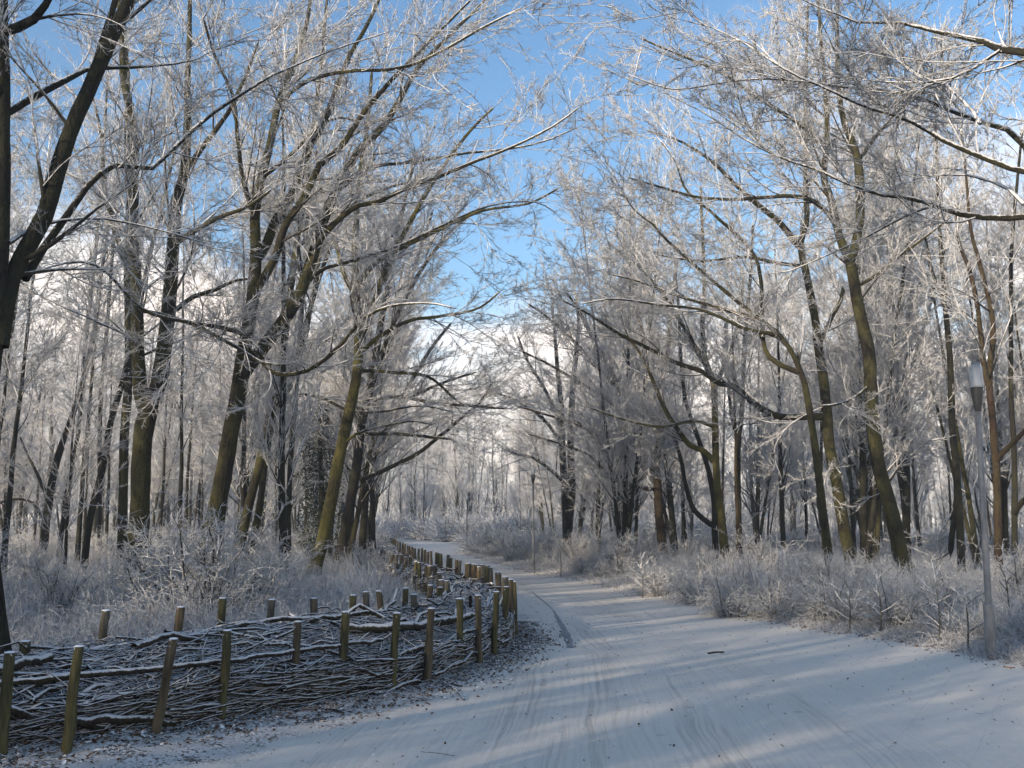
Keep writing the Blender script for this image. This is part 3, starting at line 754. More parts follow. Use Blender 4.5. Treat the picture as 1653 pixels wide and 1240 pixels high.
tree('thin dark trunk by the right edge of the photo, behind the near lamp', 24,
     [(1640, 960, 8), (1638, 900, 7), (1637, 735, 6.5), (1632, 639, 6), (1632, 493, 5), (1632, 400, 4.4), (1640, 300, 3.6), (1650, 200, 2.6)],
     [(0, -1, [(1638, 830, 5), (1650, 810, 5), (1680, 790, 4)])], mat='bark_dark', dens=.75, l1_m=.9)
tree('near tree outside the right edge whose dark snow-lined boughs cross the top right corner', 9,
     [(1905, 1130, 34), (1890, 900, 31), (1870, 600, 28), (1850, 350, 25), (1840, 100, 20), (1830, -200, 15)],
     [(0, 3.2, [(1860, 340, 9), (1780, 345, 8), (1700, 342, 7.5), (1653, 348, 7), (1599, 350, 6.6), (1545, 341, 6.2), (1512, 329, 5.6), (1470, 316, 5.2), (1428, 313, 4.8), (1380, 297, 4.2), (1335, 277, 3.8), (1283, 258, 3.4), (1228, 235, 3), (1180, 206, 2.5), (1120, 170, 2), (1060, 140, 1.5)]),
      (-.3, 2.4, [(1860, 320, 8), (1760, 300, 7), (1653, 277, 6), (1599, 258, 5.6), (1535, 232, 5.4), (1502, 213, 5), (1464, 194, 4.6), (1419, 181, 4.2), (1380, 168, 4), (1335, 145, 3.6), (1286, 123, 3.2), (1244, 97, 2.8), (1206, 74, 2.4), (1150, 45, 1.8), (1090, 30, 1.3)]),
      (.5, 3.2, [(1850, 300, 9), (1740, 290, 8), (1680, 262, 7.5), (1653, 239, 7), (1625, 213, 6.5), (1583, 200, 5.6), (1535, 181, 5), (1480, 158, 4.6), (1419, 148, 4.2), (1341, 139, 3.8), (1261, 129, 3), (1180, 132, 2.4), (1080, 145, 2), (1000, 118, 1.4)]),
      (-1, 1.2, [(1840, 100, 11), (1740, 95, 9), (1653, 87, 8), (1615, 81, 7), (1583, 68, 6), (1535, 58, 5), (1486, 48, 4.2), (1445, 40, 3.6), (1390, 40, 3), (1330, 18, 2.2), (1270, -10, 1.6)]),
      (1.6, 3.8, [(1519, 332, 3.6), (1486, 339, 3.4), (1448, 358, 3.2), (1406, 381, 2.8), (1374, 397, 2.5), (1320, 420, 2), (1270, 440, 1.6), (1220, 445, 1.2)]),
      (1.5, 2.6, [(1512, 329, 2.2), (1495, 290, 1.8), (1470, 255, 1.6), (1440, 235, 1.4), (1380, 240, 1.2)]),
      (.5, 1.4, [(1653, 330, 4), (1620, 300, 3.5), (1590, 290, 3), (1540, 280, 2.4), (1470, 290, 1.8)]),
      (.8, 1.5, [(1583, 200, 3.6), (1560, 170, 3.2), (1520, 130, 2.6), (1505, 100, 2), (1480, 60, 1.6)]),
      (-.5, .5, [(1615, 81, 3.4), (1580, 105, 3), (1540, 125, 2.8), (1500, 130, 2.4), (1440, 130, 2), (1380, 122, 1.5)])],
     mat='bark_dark', dens=1.5, l1_m=.9, l1_len=(.5, 1.5), bias=(-.2, .05, -.02), crown_from=.6, twig_r=.0042)

# ---- the evergreen clad tree
def ivy_tree(px, d, top, wid, label):
    rng = np.random.default_rng(77)
    base = P(px, 849 + 2475 / d, d); base[2] = 0
    root = empty('ivy_clad_tree', base); tag(root, label, 'tree')
    k = d / FPX; H = (849 - top) * k + CAM_H
    z = np.linspace(0, H, 12); q = np.stack([.12 * np.sin(z * .7), .1 * np.cos(z * .9), z - .1], 1)
    mb = MB(); mb.tubes(q, np.linspace(.16, .05, 12), 9)
    link('trunk', mb.mesh('trunk', MAT['bark_dark']), root)
    n = 8500
    zz = rng.beta(1.6, 1.5, n) * H
    w = wid * k * (.35 + .65 * np.sin(np.clip(zz / H, .02, .98) * math.pi) ** .7) * (1 + .35 * vnoise(zz * 1.7, zz * 0 + 2))
    th = rng.random(n) * 6.283; rr = w * np.sqrt(rng.random(n)) * (1 + 1.1 * vnoise(th * 2 + 5, zz * 2))
    c = np.stack([np.cos(th) * rr, np.sin(th) * rr, zz], 1)
    a = nrm(rng.normal(size=(n, 3))); b = nrm(np.cross(a, rng.normal(size=(n, 3))))
    s = rng.uniform(.025, .055, (n, 1))
    v = np.stack([c - a * s, c + b * s * .6, c + a * s, c - b * s * .6], 1)
    mb = MB(); i = np.arange(n)[:, None] * 4
    mb.add(v, .05, tris=np.concatenate([i + [0, 1, 2], i + [0, 2, 3]]))
    tag(link('foliage', mb.mesh('foliage', MAT['ivy'], smooth=False), root), kind='stuff')


ivy_tree(512, 36, 650, 34, 'dark green ivy-clad tree between the thin dark stem and the yellow-lit trunk')
# ------------------------------------------------------------------ woodland trees copied from a few prototypes
def proto_tree(seed, H, r0, stems, mat, dens, spread, low, nlimb):
    rng = np.random.default_rng(seed)
    root = empty('frosted_tree')
    axes = []; limbs = []
    for s in range(stems):
        K = 16
        z = np.linspace(0, 1, K)
        az = rng.random() * 6.28; lean = rng.uniform(.02, .10) + (.12 if s else 0)
        off = np.cumsum(rng.normal(0, .011, (K, 2)), 0) * H * .12
        q = np.stack([np.cos(az) * lean * z * H + off[:, 0], np.sin(az) * lean * z * H + off[:, 1], z * H - .1], 1)
        q[0, :2] = 0
        rr = r0 * (1 - .88 * z ** .8) * (1 if s == 0 else .75)
        rr[0] *= 1.35
        axes.append((q, rr))
    A = stack(axes, 16)
    lp, lr = spawn(rng, A, nlimb / H, low, .93, spread * .9, spread * 1.7, (.6, .16), 11, .42, .06, up=.07, wig=.05, taper=.15, flat=.6, endlen=.42, curve=.04)
    mb = MB(); mb.tubes(A[0], A[1], 9, rng=rng, rough=.03); mb.tubes(lp, np.maximum(lr, .008), 5)
    link('trunk', mb.mesh('trunk', MAT[mat]), root)
    l1 = spawn(rng, (lp, lr), 1.5, .12, 1, .9, 2.5, (.62, .2), 7, .5, .025, up=.06, wig=.06, taper=.3, curve=.07)
    l1 = (l1[0], np.maximum(l1[1], .007))
    cb = MB(); cb.tubes(l1[0], l1[1], 4)
    l2 = spawn(rng, l1, 1.6, .1, 1, .5, 1.3, (.72, .2), 5, .55, .014, up=.07, wig=.12, taper=.5)
    l2 = (l2[0], np.maximum(l2[1], .008)); cb.tubes(l2[0], l2[1], 4)
    tag(link('branches', cb.mesh('branches', MAT['twig']), root), kind='stuff')
    gs = [sprays_on(rng, l2, 4.6 * dens, .1, .35, .85), sprays_on(rng, l1, 3.6 * dens, .05, .38, .95), sprays_on(rng, (lp, lr), 2.2 * dens, .2, .38, .95)]
    for g in (l1, (lp, lr)):
        v = g[0][:, -1] - g[0][:, -2]; gs.append((g[0][:, -1], v, rng.uniform(.5, 1.1, len(v))))
    scatter_sprays('crown', np.concatenate([g[0] for g in gs]), np.concatenate([g[1] for g in gs]), np.concatenate([g[2] for g in gs]), rng, root)
    return root


def copy_tree(root):
    r = root.copy(); COL.objects.link(r)
    for ch in list(root.children):
        c = ch.copy(); COL.objects.link(c); c.parent = r
    return r


PROTO = [proto_tree(101, 15, .12, 1, 'bark_dark', .85, 2.4, .14, 38), proto_tree(102, 16, .15, 2, 'bark_green', .8, 2.4, .14, 44),
         proto_tree(103, 14, .10, 1, 'bark_dark', .85, 2.0, .30, 30), proto_tree(104, 16, .13, 3, 'bark_dark', .75, 2.2, .13, 50),
         proto_tree(105, 13, .09, 2, 'bark_green', .85, 1.9, .18, 36), proto_tree(106, 9, .06, 1, 'bark_dark', .9, 1.6, .12, 26),
         proto_tree(107, 12, .08, 1, 'bark_red', .85, 1.6, .3, 26)]
_first = [True] * len(PROTO)


def put_tree(k, x, y, sc, rz, label, group):
    if _first[k]: o = PROTO[k]; _first[k] = False
    else: o = copy_tree(PROTO[k])
    o.location = (x, y, -.05); o.rotation_euler = (0, 0, rz); o.scale = (sc, sc, sc * random.uniform(.94, 1.06))
    for key in ('label', 'category', 'group'):
        if key in o: del o[key]
    tag(o, label, 'tree', group); LAST[0] = o.name
    return o


LAST = ['']
random.seed(3)
ORD = ['first', 'second', 'third', 'fourth', 'fifth', 'sixth', 'seventh', 'eighth', 'ninth', 'tenth', 'eleventh', 'twelfth', 'thirteenth', 'fourteenth', 'fifteenth', 'sixteenth', 'seventeenth', 'eighteenth', 'nineteenth', 'twentieth']
SHORT = {0: 'edge-cut near trunk', 1: 'stout forked tree', 2: 'straight mossy trunk', 3: 'thin right-leaning dark trunk', 7: 'five-limbed mossy tree', 8: 'slanting mossy trunk', 11: 'yellow-lit leaning trunk',
         13: 'pair-stemmed tree by the bend', 19: 'ivy-rough double trunk', 18: 'reddish low-forked tree', 17: 'yellow-green trunk', 15: 'tall stubbed trunk', 14: 'big curving trunk', 23: 'straight trunk by the near lamp', 24: 'reddish twisting trunk'}


def px_of(x, y): return CX + FPX * x / y / math.cos(PITCH)


ANCH = sorted((px_of(TREES[i][2][0], TREES[i][2][1]), nm) for i, nm in SHORT.items())


def relabel(objs, what, where):
    seen = {}
    for o in sorted(objs, key=lambda o: px_of(o.location.x, o.location.y)):
        p = px_of(o.location.x, o.location.y); a = [n for q, n in ANCH if q < p]
        nm = a[-1] if a else 'left photo edge'; k = seen.get(nm, 0); seen[nm] = k + 1
        o['label'] = ('%s %s %s right of the %s' % (ORD[k] if k < 20 else 'densely crowded', what, where, nm)).replace('  ', ' ')


placed = [(t[2][0], t[2][1]) for t in TREES]


def try_put(x, y, mind, **kw):
    for a, b in placed:
        if (a - x) ** 2 + (b - y) ** 2 < mind * mind: return False
    placed.append((x, y)); return True


LZ = [(22, 34, 'dark slim tree in the misty wood left of the five-limbed tree, middle distance', 'trees in the left wood, middle distance'),
      (34, 60, 'faint frosted tree deep in the left wood behind the nearer trunks', 'trees deep in the left wood'),
      (60, 130, 'distant frosted tree left of the far bend of the path', 'trees left of the far bend')]
RZ = [(26, 38, 'slim frosted tree between the larger trunks of the right wood, middle distance', 'trees in the right wood, middle distance'),
      (38, 62, 'faint frosted tree deep in the right wood behind the bushes', 'trees deep in the right wood'),
      (62, 130, 'distant frosted tree right of the far bend of the path', 'trees right of the far bend')]
cnt = 0
for zi, (zones, sgn) in enumerate(((LZ, -1), (RZ, 1))):
    for (y0, y1, lab, grp) in zones:
        tries = 0; got = 0; made = []
        want = {22: 14, 34: 34, 60: 38, 26: 13, 38: 32, 62: 38}[y0]
        while got < want and tries < 4000:
            tries += 1
            y = random.uniform(y0, y1); half = y * .62 + 3
            if sgn < 0: x = random.uniform(-half, np.interp(y, YL, XL) - 3.0)
            else: x = random.uniform(np.interp(y, YR, XR) + (2.6 if y < 45 else 6.5), half)
            if not try_put(x, y, {22: 2.6, 34: 3.0, 60: 4.2, 26: 2.6, 38: 3.0, 62: 4.2}[y0]): continue
            k = random.choice([0, 1, 2, 3, 4, 6, 2, 5] if y0 < 60 else [0, 1, 3, 4, 2])
            put_tree(k, x, y, random.uniform(.85, 1.1), random.random() * 6.28, lab, grp); got += 1
            made.append(bpy.context.scene.collection.objects[LAST[0]])
        relabel(made, {22: 'slim tree', 34: 'frosted tree', 60: 'distant tree', 26: 'slim tree', 38: 'frosted tree', 62: 'distant tree'}[y0],
                {22: 'in the middle distance', 34: 'deep in the wood', 60: 'far back', 26: 'in the middle distance', 38: 'deep in the wood', 62: 'far back'}[y0])
for k, x, y, sc, lab in ((1, -6.3, 36, 1.05, 'full-crowned frosted tree overhanging the inner posts of the receding hedge'), (3, -6.6, 45, 1.15, 'full-crowned frosted tree at the left edge of the path just before the far bend'),
                         (1, -8.6, 56, 1.15, 'full-crowned frosted tree left of the path where it bends out of sight'), (1, 6.4, 54, 1.0, 'full-crowned frosted tree behind the second lamp on the right of the path'),
                         (3, 7.5, 43, 1.0, 'full-crowned frosted tree between the second lamp and the reddish trunk'), (3, 4.6, 66, .95, 'full-crowned frosted tree overhanging the farthest lamp'),
                         (1, 2.8, 80, .9, 'tall frosted tree just behind the farthest lamp'), (3, -13, 84, 1.15, 'tall frosted tree at the left rim of the far bend')):
    placed.append((x, y)); put_tree(k, x, y, sc, x * 3.0, lab, 'large trees along the far path')
# trees that close the view where the path bends away
made = []
for i in range(28):
    for _ in range(200):
        y = random.uniform(104, 175); x = random.uniform(-34, 22)
        if edge_dist(x, y) < -2.5 and try_put(x, y, 4.0):
            put_tree(random.choice([0, 1, 3, 4]), x, y, random.uniform(.95, 1.3), random.random() * 6.28,
                     'x', 'trees at the end of the path'); made.append(COL.objects[LAST[0]]); break
relabel(made, 'pale tree', 'closing the path end,')
# ------------------------------------------------------------------ the far-off wood, one mass
def far_tree(seed, H):
    rng = np.random.default_rng(seed); K = 10; mb = MB()
    z = np.linspace(0, 1, K); q = np.stack([np.cumsum(rng.normal(0, .12, K)), np.cumsum(rng.normal(0, .12, K)), z * H], 1); q[0, :2] = 0
    A = (q[None], (.16 * (1 - .85 * z))[None]); mb.tubes(A[0], A[1], 6)
    l, lr = spawn(rng, A, 2.6, .08, .95, 2, 4.2, (.65, .16), 8, .45, .06, up=.07, wig=.1, taper=.3, endlen=.4); lr = np.maximum(lr, .02); mb.tubes(l, lr, 4)
    l2, r2 = spawn(rng, (l, lr), 2.4, .1, 1, .8, 2.0, (.7, .2), 5, .5, .02, up=.07, wig=.12, taper=.6); mb.tubes(l2, np.maximum(r2, .014), 3)
    l3, r3 = spawn(rng, (l2, r2), 5.0, .05, 1, .3, .8, (.7, .2), 3, .8, .014, up=.1, wig=.12, taper=.8); mb.tubes(l3, np.maximum(r3, .012), 3)
    m = mb.mesh('far_tree', MAT['twig']); return bpy.data.objects.new('far_tree', m)


def gn_scatter(name, pts, rot, scl, src, label):
    me = bpy.data.meshes.new(name); me.vertices.add(len(pts)); me.vertices.foreach_set('co', np.asarray(pts, np.float32).ravel())
    n = len(pts); r3 = np.zeros((n, 3), np.float32); r3[:, 2] = rot
    a = me.attributes.new('rot', 'FLOAT_VECTOR', 'POINT'); a.data.foreach_set('vector', r3.ravel())
    a = me.attributes.new('sc', 'FLOAT', 'POINT'); a.data.foreach_set('value', np.asarray(scl, np.float32))
    a = me.attributes.new('idx', 'INT', 'POINT'); a.data.foreach_set('value', (np.arange(n) % len(src)).astype(np.int32))
    o = link(name, me); tag(o, label, kind='stuff')
    md = o.modifiers.new('scatter', 'NODES'); md.node_group = spray_nodes(name, src)
    return o


rgf = np.random.default_rng(44)
FT = [far_tree(501 + i, h) for i, h in enumerate((15, 13, 16))]
y = 58 * (330 / 58) ** rgf.random(5200); x = (rgf.random(5200) * 2 - 1) * (y * .68 + 6)
ok = (edge_dist(x, y) < -3.0) & ~((y < 130) & (np.abs(x) < y * .08)); x, y = x[ok], y[ok]
keep = []; grid = set()
for i in range(len(x)):
    c_ = 3.4 + y[i] * .012; key = (int(x[i] / c_), int(math.log(y[i]) * 100 / (c_)))
    if key in grid: continue
    grid.add(key); keep.append(i)
x, y = x[keep][:1300], y[keep][:1300]
gn_scatter('distant_woodland', np.stack([x, y, x * 0 - .1], 1), rgf.random(len(x)) * 6.28, rgf.uniform(.75, 1.15, len(x)), FT, 'far-off frosted wood that reads as one pale mass behind the trees')
print('far', len(x))

# the same wood goes on beside and behind the photographer; it filters the low sun
by, bx = [], []; rgb = np.random.default_rng(8)
for i in range(9000):
    if i < 4000: yy, xx = rgb.uniform(-60, 14), rgb.uniform(-64, -7)
    else: yy, xx = rgb.uniform(-26, 4), rgb.uniform(-32, -6)
    if (xx > -9 - .3 * yy and yy > 0) or (len(bx) and min((xx - p) ** 2 + (yy - q) ** 2 for p, q in zip(bx, by)) < 7.0): continue
    bx.append(xx); by.append(yy)
    if len(bx) >= 215: break
bx = np.array(bx); by = np.array(by)
gn_scatter('woodland_beside_the_path', np.stack([bx, by, bx * 0 - .1], 1), rgb.random(len(bx)) * 6.28, rgb.uniform(.85, 1.15, len(bx)), FT, 'frosted wood continuing beside and behind the photographer')
# ------------------------------------------------------------------ brushwood hedge
FA = np.array([(-6, 5.6), (-3.75, 6.7), (-2.56, 8.17), (-1.24, 9.56), (-.62, 11.05), (-.1, 13.1), (.0, 14.3), (-.2, 17), (-.45, 19.5), (-1, 21.5), (-1.7, 25), (-2.6, 30), (-4, 37), (-5.6, 46), (-7, 58)])
FB = np.array([(-7, 8.0), (-4.6, 8.5), (-3.5, 10.2), (-2.5, 11.4), (-1.85, 12.4), (-1.3, 13.6), (-1.1, 15), (-1.35, 17), (-1.65, 19.5), (-2.1, 21.8), (-2.9, 25.5), (-4.4, 31.5), (-5.6, 38), (-7, 47), (-8.4, 59)])
_sl = np.concatenate([[0], np.cumsum(np.linalg.norm(np.diff((FA + FB) / 2, axis=0), axis=1))])
HL = _sl[-1]
_da, _ = resample(np.column_stack([FA, FA[:, 0] * 0]), np.ones(len(FA)), .15)
fa = lambda s: np.stack([np.interp(s, _sl, FA[:, 0]), np.interp(s, _sl, FA[:, 1])], -1)
fb = lambda s: np.stack([np.interp(s, _sl, FB[:, 0]), np.interp(s, _sl, FB[:, 1])], -1)


def hp(s, u, z):
    s = np.asarray(s, float); u = np.asarray(u, float)
    a = fa(s) * (1 - u[..., None]) + fb(s) * u[..., None]
    return np.concatenate([a, np.broadcast_to(z, s.shape)[..., None]], -1)


def heap_h(s, u):
    prof = np.interp(u, [-.1, 0, .12, .5, .9, 1.0, 1.1], [.24, .35, .45, .53, .52, .45, .3])
    return prof * (1 + .28 * vnoise(s * .9, u * 2 + 3)) * np.interp(s, [0, 12, 20, 60], [1.0, 1.0, .92, .9])


hedge = empty('brushwood_hedge', (-3.0, 8.0, 0)); hb = np.array([-3.0, 8.0, 0])
tag(hedge, 'snow dusted dead hedge of brushwood heaped between two rows of wooden posts along the path', 'hedge')
rng = np.random.default_rng(21)
mb = MB()
ss = np.arange(.0, HL, .16); us = np.linspace(.04, .96, 15)
SG, UG = np.meshgrid(ss, us)
Z = heap_h(SG, UG) - .09 + .05 * rng.normal(size=SG.shape) * .6
Z[0] = -.05; Z[-1] = -.05
v = hp(SG, UG, Z).reshape(-1, 3) - hb
idx = np.arange(SG.size).reshape(SG.shape)
mb.add(v, .1, quads=np.stack([idx[:-1, :-1], idx[:-1, 1:], idx[1:, 1:], idx[1:, :-1]], 2).reshape(-1, 4))
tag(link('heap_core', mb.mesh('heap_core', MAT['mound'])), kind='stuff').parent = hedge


def sticks(n, s0, s1, lmin, lmax, r0, r1, K, dirspread, top=.0, face=.3, rng=rng, lift=.0):
    s = s0 + (s1 - s0) * rng.random(n)
    on_face = rng.random(n) < face
    u = np.where(on_face, rng.uniform(-.03, .05, n), rng.random(n) * 1.0)
    hh = heap_h(s, np.clip(u, 0, 1))
    z = np.where(on_face, rng.random(n) ** .9 * hh, hh + rng.uniform(-.06, .03, n) + lift)
    L = lmin + (lmax - lmin) * rng.random(n) ** 1.5
    out = np.empty((n, K, 3))
    # local directions: mostly along the hedge
    th = rng.normal(0, dirspread, n) * np.where(on_face, .25, 1.0) + (rng.random(n) < .18) * rng.normal(0, .8, n) * ~on_face
    du = np.sin(th) / 2.0; ds = np.cos(th)
    dz = rng.normal(0, .07, n) * np.where(on_face, 1.1, 1)
    cu = rng.normal(0, .30, n); aw = np.abs(rng.normal(0, .022, n)) * L * np.where(on_face, .6, 1); ph = rng.random(n) * 6.28; om = rng.uniform(2, 5, n)
    for k in range(K):
        t = (k / (K - 1) - .5)
        sk = s + ds * L * t; uk = u + du * L * t + cu * (t * t - .1) * .25 * np.where(on_face, .15, 1)
        zk = z + dz * L * t + rng.normal(0, .012, n)
        hk = heap_h(sk, np.clip(uk, 0, 1))
        zk = np.where(on_face, np.minimum(zk, hk + .03), z * .35 + (hk + z - hh) * .65 + dz * L * t + rng.normal(0, .008, n))
        zk = zk + aw * np.sin(om * L * t * 2 + ph); uk = uk + .5 * aw * np.cos(om * L * t * 2 + ph * 2)
        uk = np.clip(uk, -.045, 1.04)
        out[:, k] = hp(np.clip(sk, 0, HL), uk, np.maximum(zk, .015))
    R = (r0 + (r1 - r0) * rng.random(n) ** 2)[:, None] * np.linspace(1.1, .6, K)[None]
    return out - hb, R


mb = MB()
for (n, a, b, l0, l1, r0, r1, K, dsp, fc) in ((3400, 0, 11.5, .25, 1.2, .004, .011, 5, .9, .34), (1000, 0, 11.5, .8, 2.4, .007, .019, 9, .35, .42),
                                      (900, 0, 11.5, .9, 2.6, .007, .016, 9, .2, 1.0), (2600, 11.5, 28, .3, 1.3, .006, .014, 4, .9, .25), (900, 11.5, 28, .8, 2.4, .010, .022, 6, .4, .4),
                                      (1800, 28, HL, .4, 1.8, .008, .022, 4, .6, .3)):
    mb.tubes(*sticks(n, a, b, l0, l1, r0, r1, K, dsp, face=fc), 5 if K > 4 else 4)
ms = MB()
for (n, a, b, l0, l1, r0, r1, K, dsp, fc) in ((15000, .0, 11.5, .08, .36, .0035, .0075, 3, 1.9, .06), (5500, 11.5, 26, .12, .5, .005, .010, 3, 1.9, .06)):
    ms.tubes(*sticks(n, a, b, l0, l1, r0, r1, K, dsp, face=fc, lift=.012), 4)
tag(link('snowy_twigs', ms.mesh('snowy_twigs', MAT['stick_snow'])), kind='stuff').parent = hedge
# fine upturned ends
p, r = sticks(900, 0, 14, .2, .6, .003, .006, 4, 1.4, face=.35)
p[:, :, 2] += np.linspace(0, 1, 4)[None] * rng.uniform(0, .18, (900, 1))
mb.tubes(p, r, 3)
tag(link('brushwood', mb.mesh('brushwood', MAT['stick'])), kind='stuff').parent = hedge
for n, a, b in ((46, .5, 11.5), (26, 11.5, 24)):
    p, r = sticks(n, a, b, 1.3, 3.4, .016, .034, 14, .28, face=.30, lift=.03)
    for i in range(n):
        m2 = MB(); m2.tubes(p[i] + np.cumsum(rng.normal(0, .008, (14, 3)), 0), r[i], 8, rng=rng, rough=.05)
        link('long_branch', m2.mesh('long_branch', MAT['stick'])).parent = hedge
# a short sawn log lying on top at the left, and the heavy bent bough near the bend
for pts, r0 in (([(-3.95, 7.35, .55), (-3.82, 7.55, .58), (-3.74, 7.78, .60)], .045),
                ([(-1.75, 9.9, .60), (-1.2, 10.4, .56), (-.85, 11.2, .54), (-.55, 12.2, .50), (-.3, 13.0, .46)], .05),
                ([(-3.1, 8.9, .62), (-2.6, 9.9, .66), (-2.0, 10.4, .67), (-1.5, 11.2, .66)], .03),
                ([(-3.9, 7.0, .5), (-3.0, 7.75, .50), (-2.4, 8.4, .50), (-1.7, 9.1, .52), (-1.3, 9.6, .52)], .026)):
    q, rr = resample(np.array(pts) - hb, np.linspace(r0, r0 * .75, len(pts)), .12)
    q[1:-1] += rng.normal(0, .008, (len(q) - 2, 3))
    m2 = MB(); m2.tubes(q, rr, 9, tip=False, rng=rng, rough=.04)
    link('bough', m2.mesh('bough', MAT['stick'])).parent = hedge


def post(px, d, h, r, lean=0.0, mat='post', bundle=1, xy=None):
    b = P(px, 849 + 2475 / d, d) if xy is None else np.array([xy[0], xy[1], 0]); b[2] = 0
    global _pi
    for j in range(bundle):
        o = b + (np.array([.8 * r * (j - (bundle - 1) / 2) * 2, rng.uniform(-.04, .04), 0]) if bundle > 1 else 0)
        hh = h * rng.uniform(.97, 1.03)
        K = 6; z = np.linspace(-.1, hh, K)
        q = np.stack([lean * z + rng.normal(0, .004, K), rng.normal(0, .02) * z, z], 1)
        m2 = MB(); sides = 13
        rr = np.full(K, r) * (1 + rng.normal(0, .04, K)) * np.linspace(1.08, .96, K)
        m2.tubes(q, rr, sides, tip=False, rng=rng, rough=.06)
        top = np.arange(sides) + (K - 1) * sides
        m2.add(q[-1] + [0, 0, .004], .05, tris=np.stack([top - m2.n, np.roll(top, -1) - m2.n, np.zeros(sides, int)], 1))
        po = link('post', m2.mesh('post', MAT[mat])); po.parent = hedge; po.location = o - hb
        # small cap of snow
        m3 = MB(); a = np.arange(10) / 10 * 6.283; rc = r * 1.02
        rings = [np.stack([np.cos(a) * rc * f * (1 + rng.normal(0, .04, 10)), np.sin(a) * rc * f, np.full(10, hz)], 1) for f, hz in ((.98, .0), (.99, .003), (.8, .008), (.3, .011))]
        vv = np.concatenate(rings) + q[-1] + [0, 0, .002]
        i = np.arange(10); jn = (i + 1) % 10
        qd = np.concatenate([np.stack([k * 10 + i, k * 10 + jn, (k + 1) * 10 + jn, (k + 1) * 10 + i], 1) for k in range(3)])
        m3.add(vv, .01, quads=qd); m3.add(q[-1] + [0, 0, .013], .01, tris=np.stack([30 + i - 40, 30 + jn - 40, np.zeros(10, int)], 1))
        co = link('snow_cap', m3.mesh('snow_cap', MAT['snow'])); co.parent = po


front = [(0, 6.7, .76, 0.02), (108, 6.86, .78, .03), (250, 7.52, .79, .13), (357, 8.2, .78, .03), (474, 8.81, .79, .02), (549, 9.2, .81, .05), (633, 9.56, .80, .05), (690, 10.1, .80, .04),
         (742, 11.05, .80, 0), (774, 11.5, .80, -.03), (797, 12.2, .83, .04), (814, 13.1, .80, .03), (825, 13.9, .85, 0.0), (832, 14.3, .83, -.03)]
for i, (px, d, h, le) in enumerate(front):
    post(px, d, h, .036 if d < 9 else .04, le, ['post', 'post', 'post_b', 'post', 'post_b'][i % 5])
rear = [(28, 8.2, .66, .03), (155, 9.4, .80, .06), (277, 9.9, .82, .08), (352, 10.5, .84, .02), (433, 11.0, .82, .02), (508, 11.4, .80, -.04), (566, 11.6, .82, .02), (593, 12.1, .80, -.04),
        (620, 12.6, .79, -.1), (651, 13.2, .80, .02), (668, 12.5, .74, -.02), (692, 13.8, .80, .02), (706, 13.8, .76, .04)]
for i, (px, d, h, le) in enumerate(rear):
    post(px, d, h, .042, le, ['post', 'post_g', 'post_b'][i % 3])
post(716, 15.2, .80, .05, 0, 'post_g', 2)
post(708, 17.0, .80, .05, 0, 'post_b')
for px, d in ((702, 20), (694, 20.5), (686, 21), (677, 22), (669, 23), (661, 26), (654, 25.6), (647, 27), (639.5, 27.5), (632, 29), (625, 31), (619, 33), (614, 36)):
    post(px, d, rng.uniform(.76, .84), rng.uniform(.042, .06), rng.normal(0, .03), ['post_b', 'post', 'post_b', 'post_g'][int(px) % 4])
for px, d in ((823, 15.0), (814, 15.6), (807.5, 17), (804, 17.8), (794, 19.5), (788, 19.8), (782, 20.2), (773, 20.4), (767, 20.6), (758, 21.2), (742, 23), (735, 24), (728, 26), (722, 27), (712, 28.3), (708, 29), (704, 29.6), (697, 30.5), (690, 32),
              (685, 33), (680, 34), (675, 35), (670, 36.5), (665, 38.5), (661, 40), (657, 42), (653, 44), (649, 47), (645, 50), (641, 54), (637, 58)):
    post(px, d, rng.uniform(.78, .84), rng.uniform(.04, .062), rng.normal(0, .03), ['post', 'post_b', 'post_g', 'post_b'][int(px) % 4])
post(760, 21.0, .82, .075, 0, 'post_b', 2)
for px, d in ((636, 62), (632, 66), (628, 70), (622, 75), (617, 80)):
    post(px, d, .8, .09, 0, 'post')

# ------------------------------------------------------------------ lamps
def lathe(prof, n=20):
    mb = MB(); a = np.arange(n) / n * 2 * math.pi
    v = np.concatenate([np.stack([np.cos(a) * r, np.sin(a) * r, np.full(n, z)], 1) for r, z in prof])
    i = np.arange(n); j = (i + 1) % n
    q = np.concatenate([np.stack([k * n + i, k * n + j, (k + 1) * n + j, (k + 1) * n + i], 1) for k in range(len(prof) - 1)])
    mb.add(v, .1, quads=q); return mb


def lamp(px, d, H, label, tilt, paint='pole'):
    b = P(px, 849 + 2475 / d, d); b[2] = 0
    root = empty('street_lamp', b); root.rotation_euler = (0, tilt, 0)
    tag(root, label, 'lamp post', 'tall park lamps along the right side of the path')
    pt = lambda nm, prof, m, par=root: link(nm, lathe(prof).mesh(nm, MAT[m]), par)
    pt('base_section', [(.064, -.1), (.064, .60), (.062, .66), (.050, .69), (.0, .692)], paint)
    pt('pole', [(.042, .65), (.040, H * .5), (.033, H - .62), (0, H - .62)], paint)
    pt('access_door', [(.0655, .22), (.066, .225), (.066, .45), (.0655, .455)], paint)
    pt('lamp_cone', [(.034, H - .66), (.045, H - .62), (.062, H - .50), (.078, H - .36), (.08, H - .345), (.0, H - .345)], 'lampdark')
    g = pt('lamp_glass', [(.074, H - .343), (.082, H - .30), (.084, H - .12), (.078, H - .07), (.055, H - .035), (.0, H - .03)], 'glass')
    pt('bulb', [(.0, H - .33), (.045, H - .33), (.045, H - .24), (.03, H - .22), (.03, H - .12), (0, H - .11)], 'snow')
    pt('lamp_cap', [(.05, H - .036), (.056, H - .03), (.04, H - .005), (0, H + .01)], 'pole')


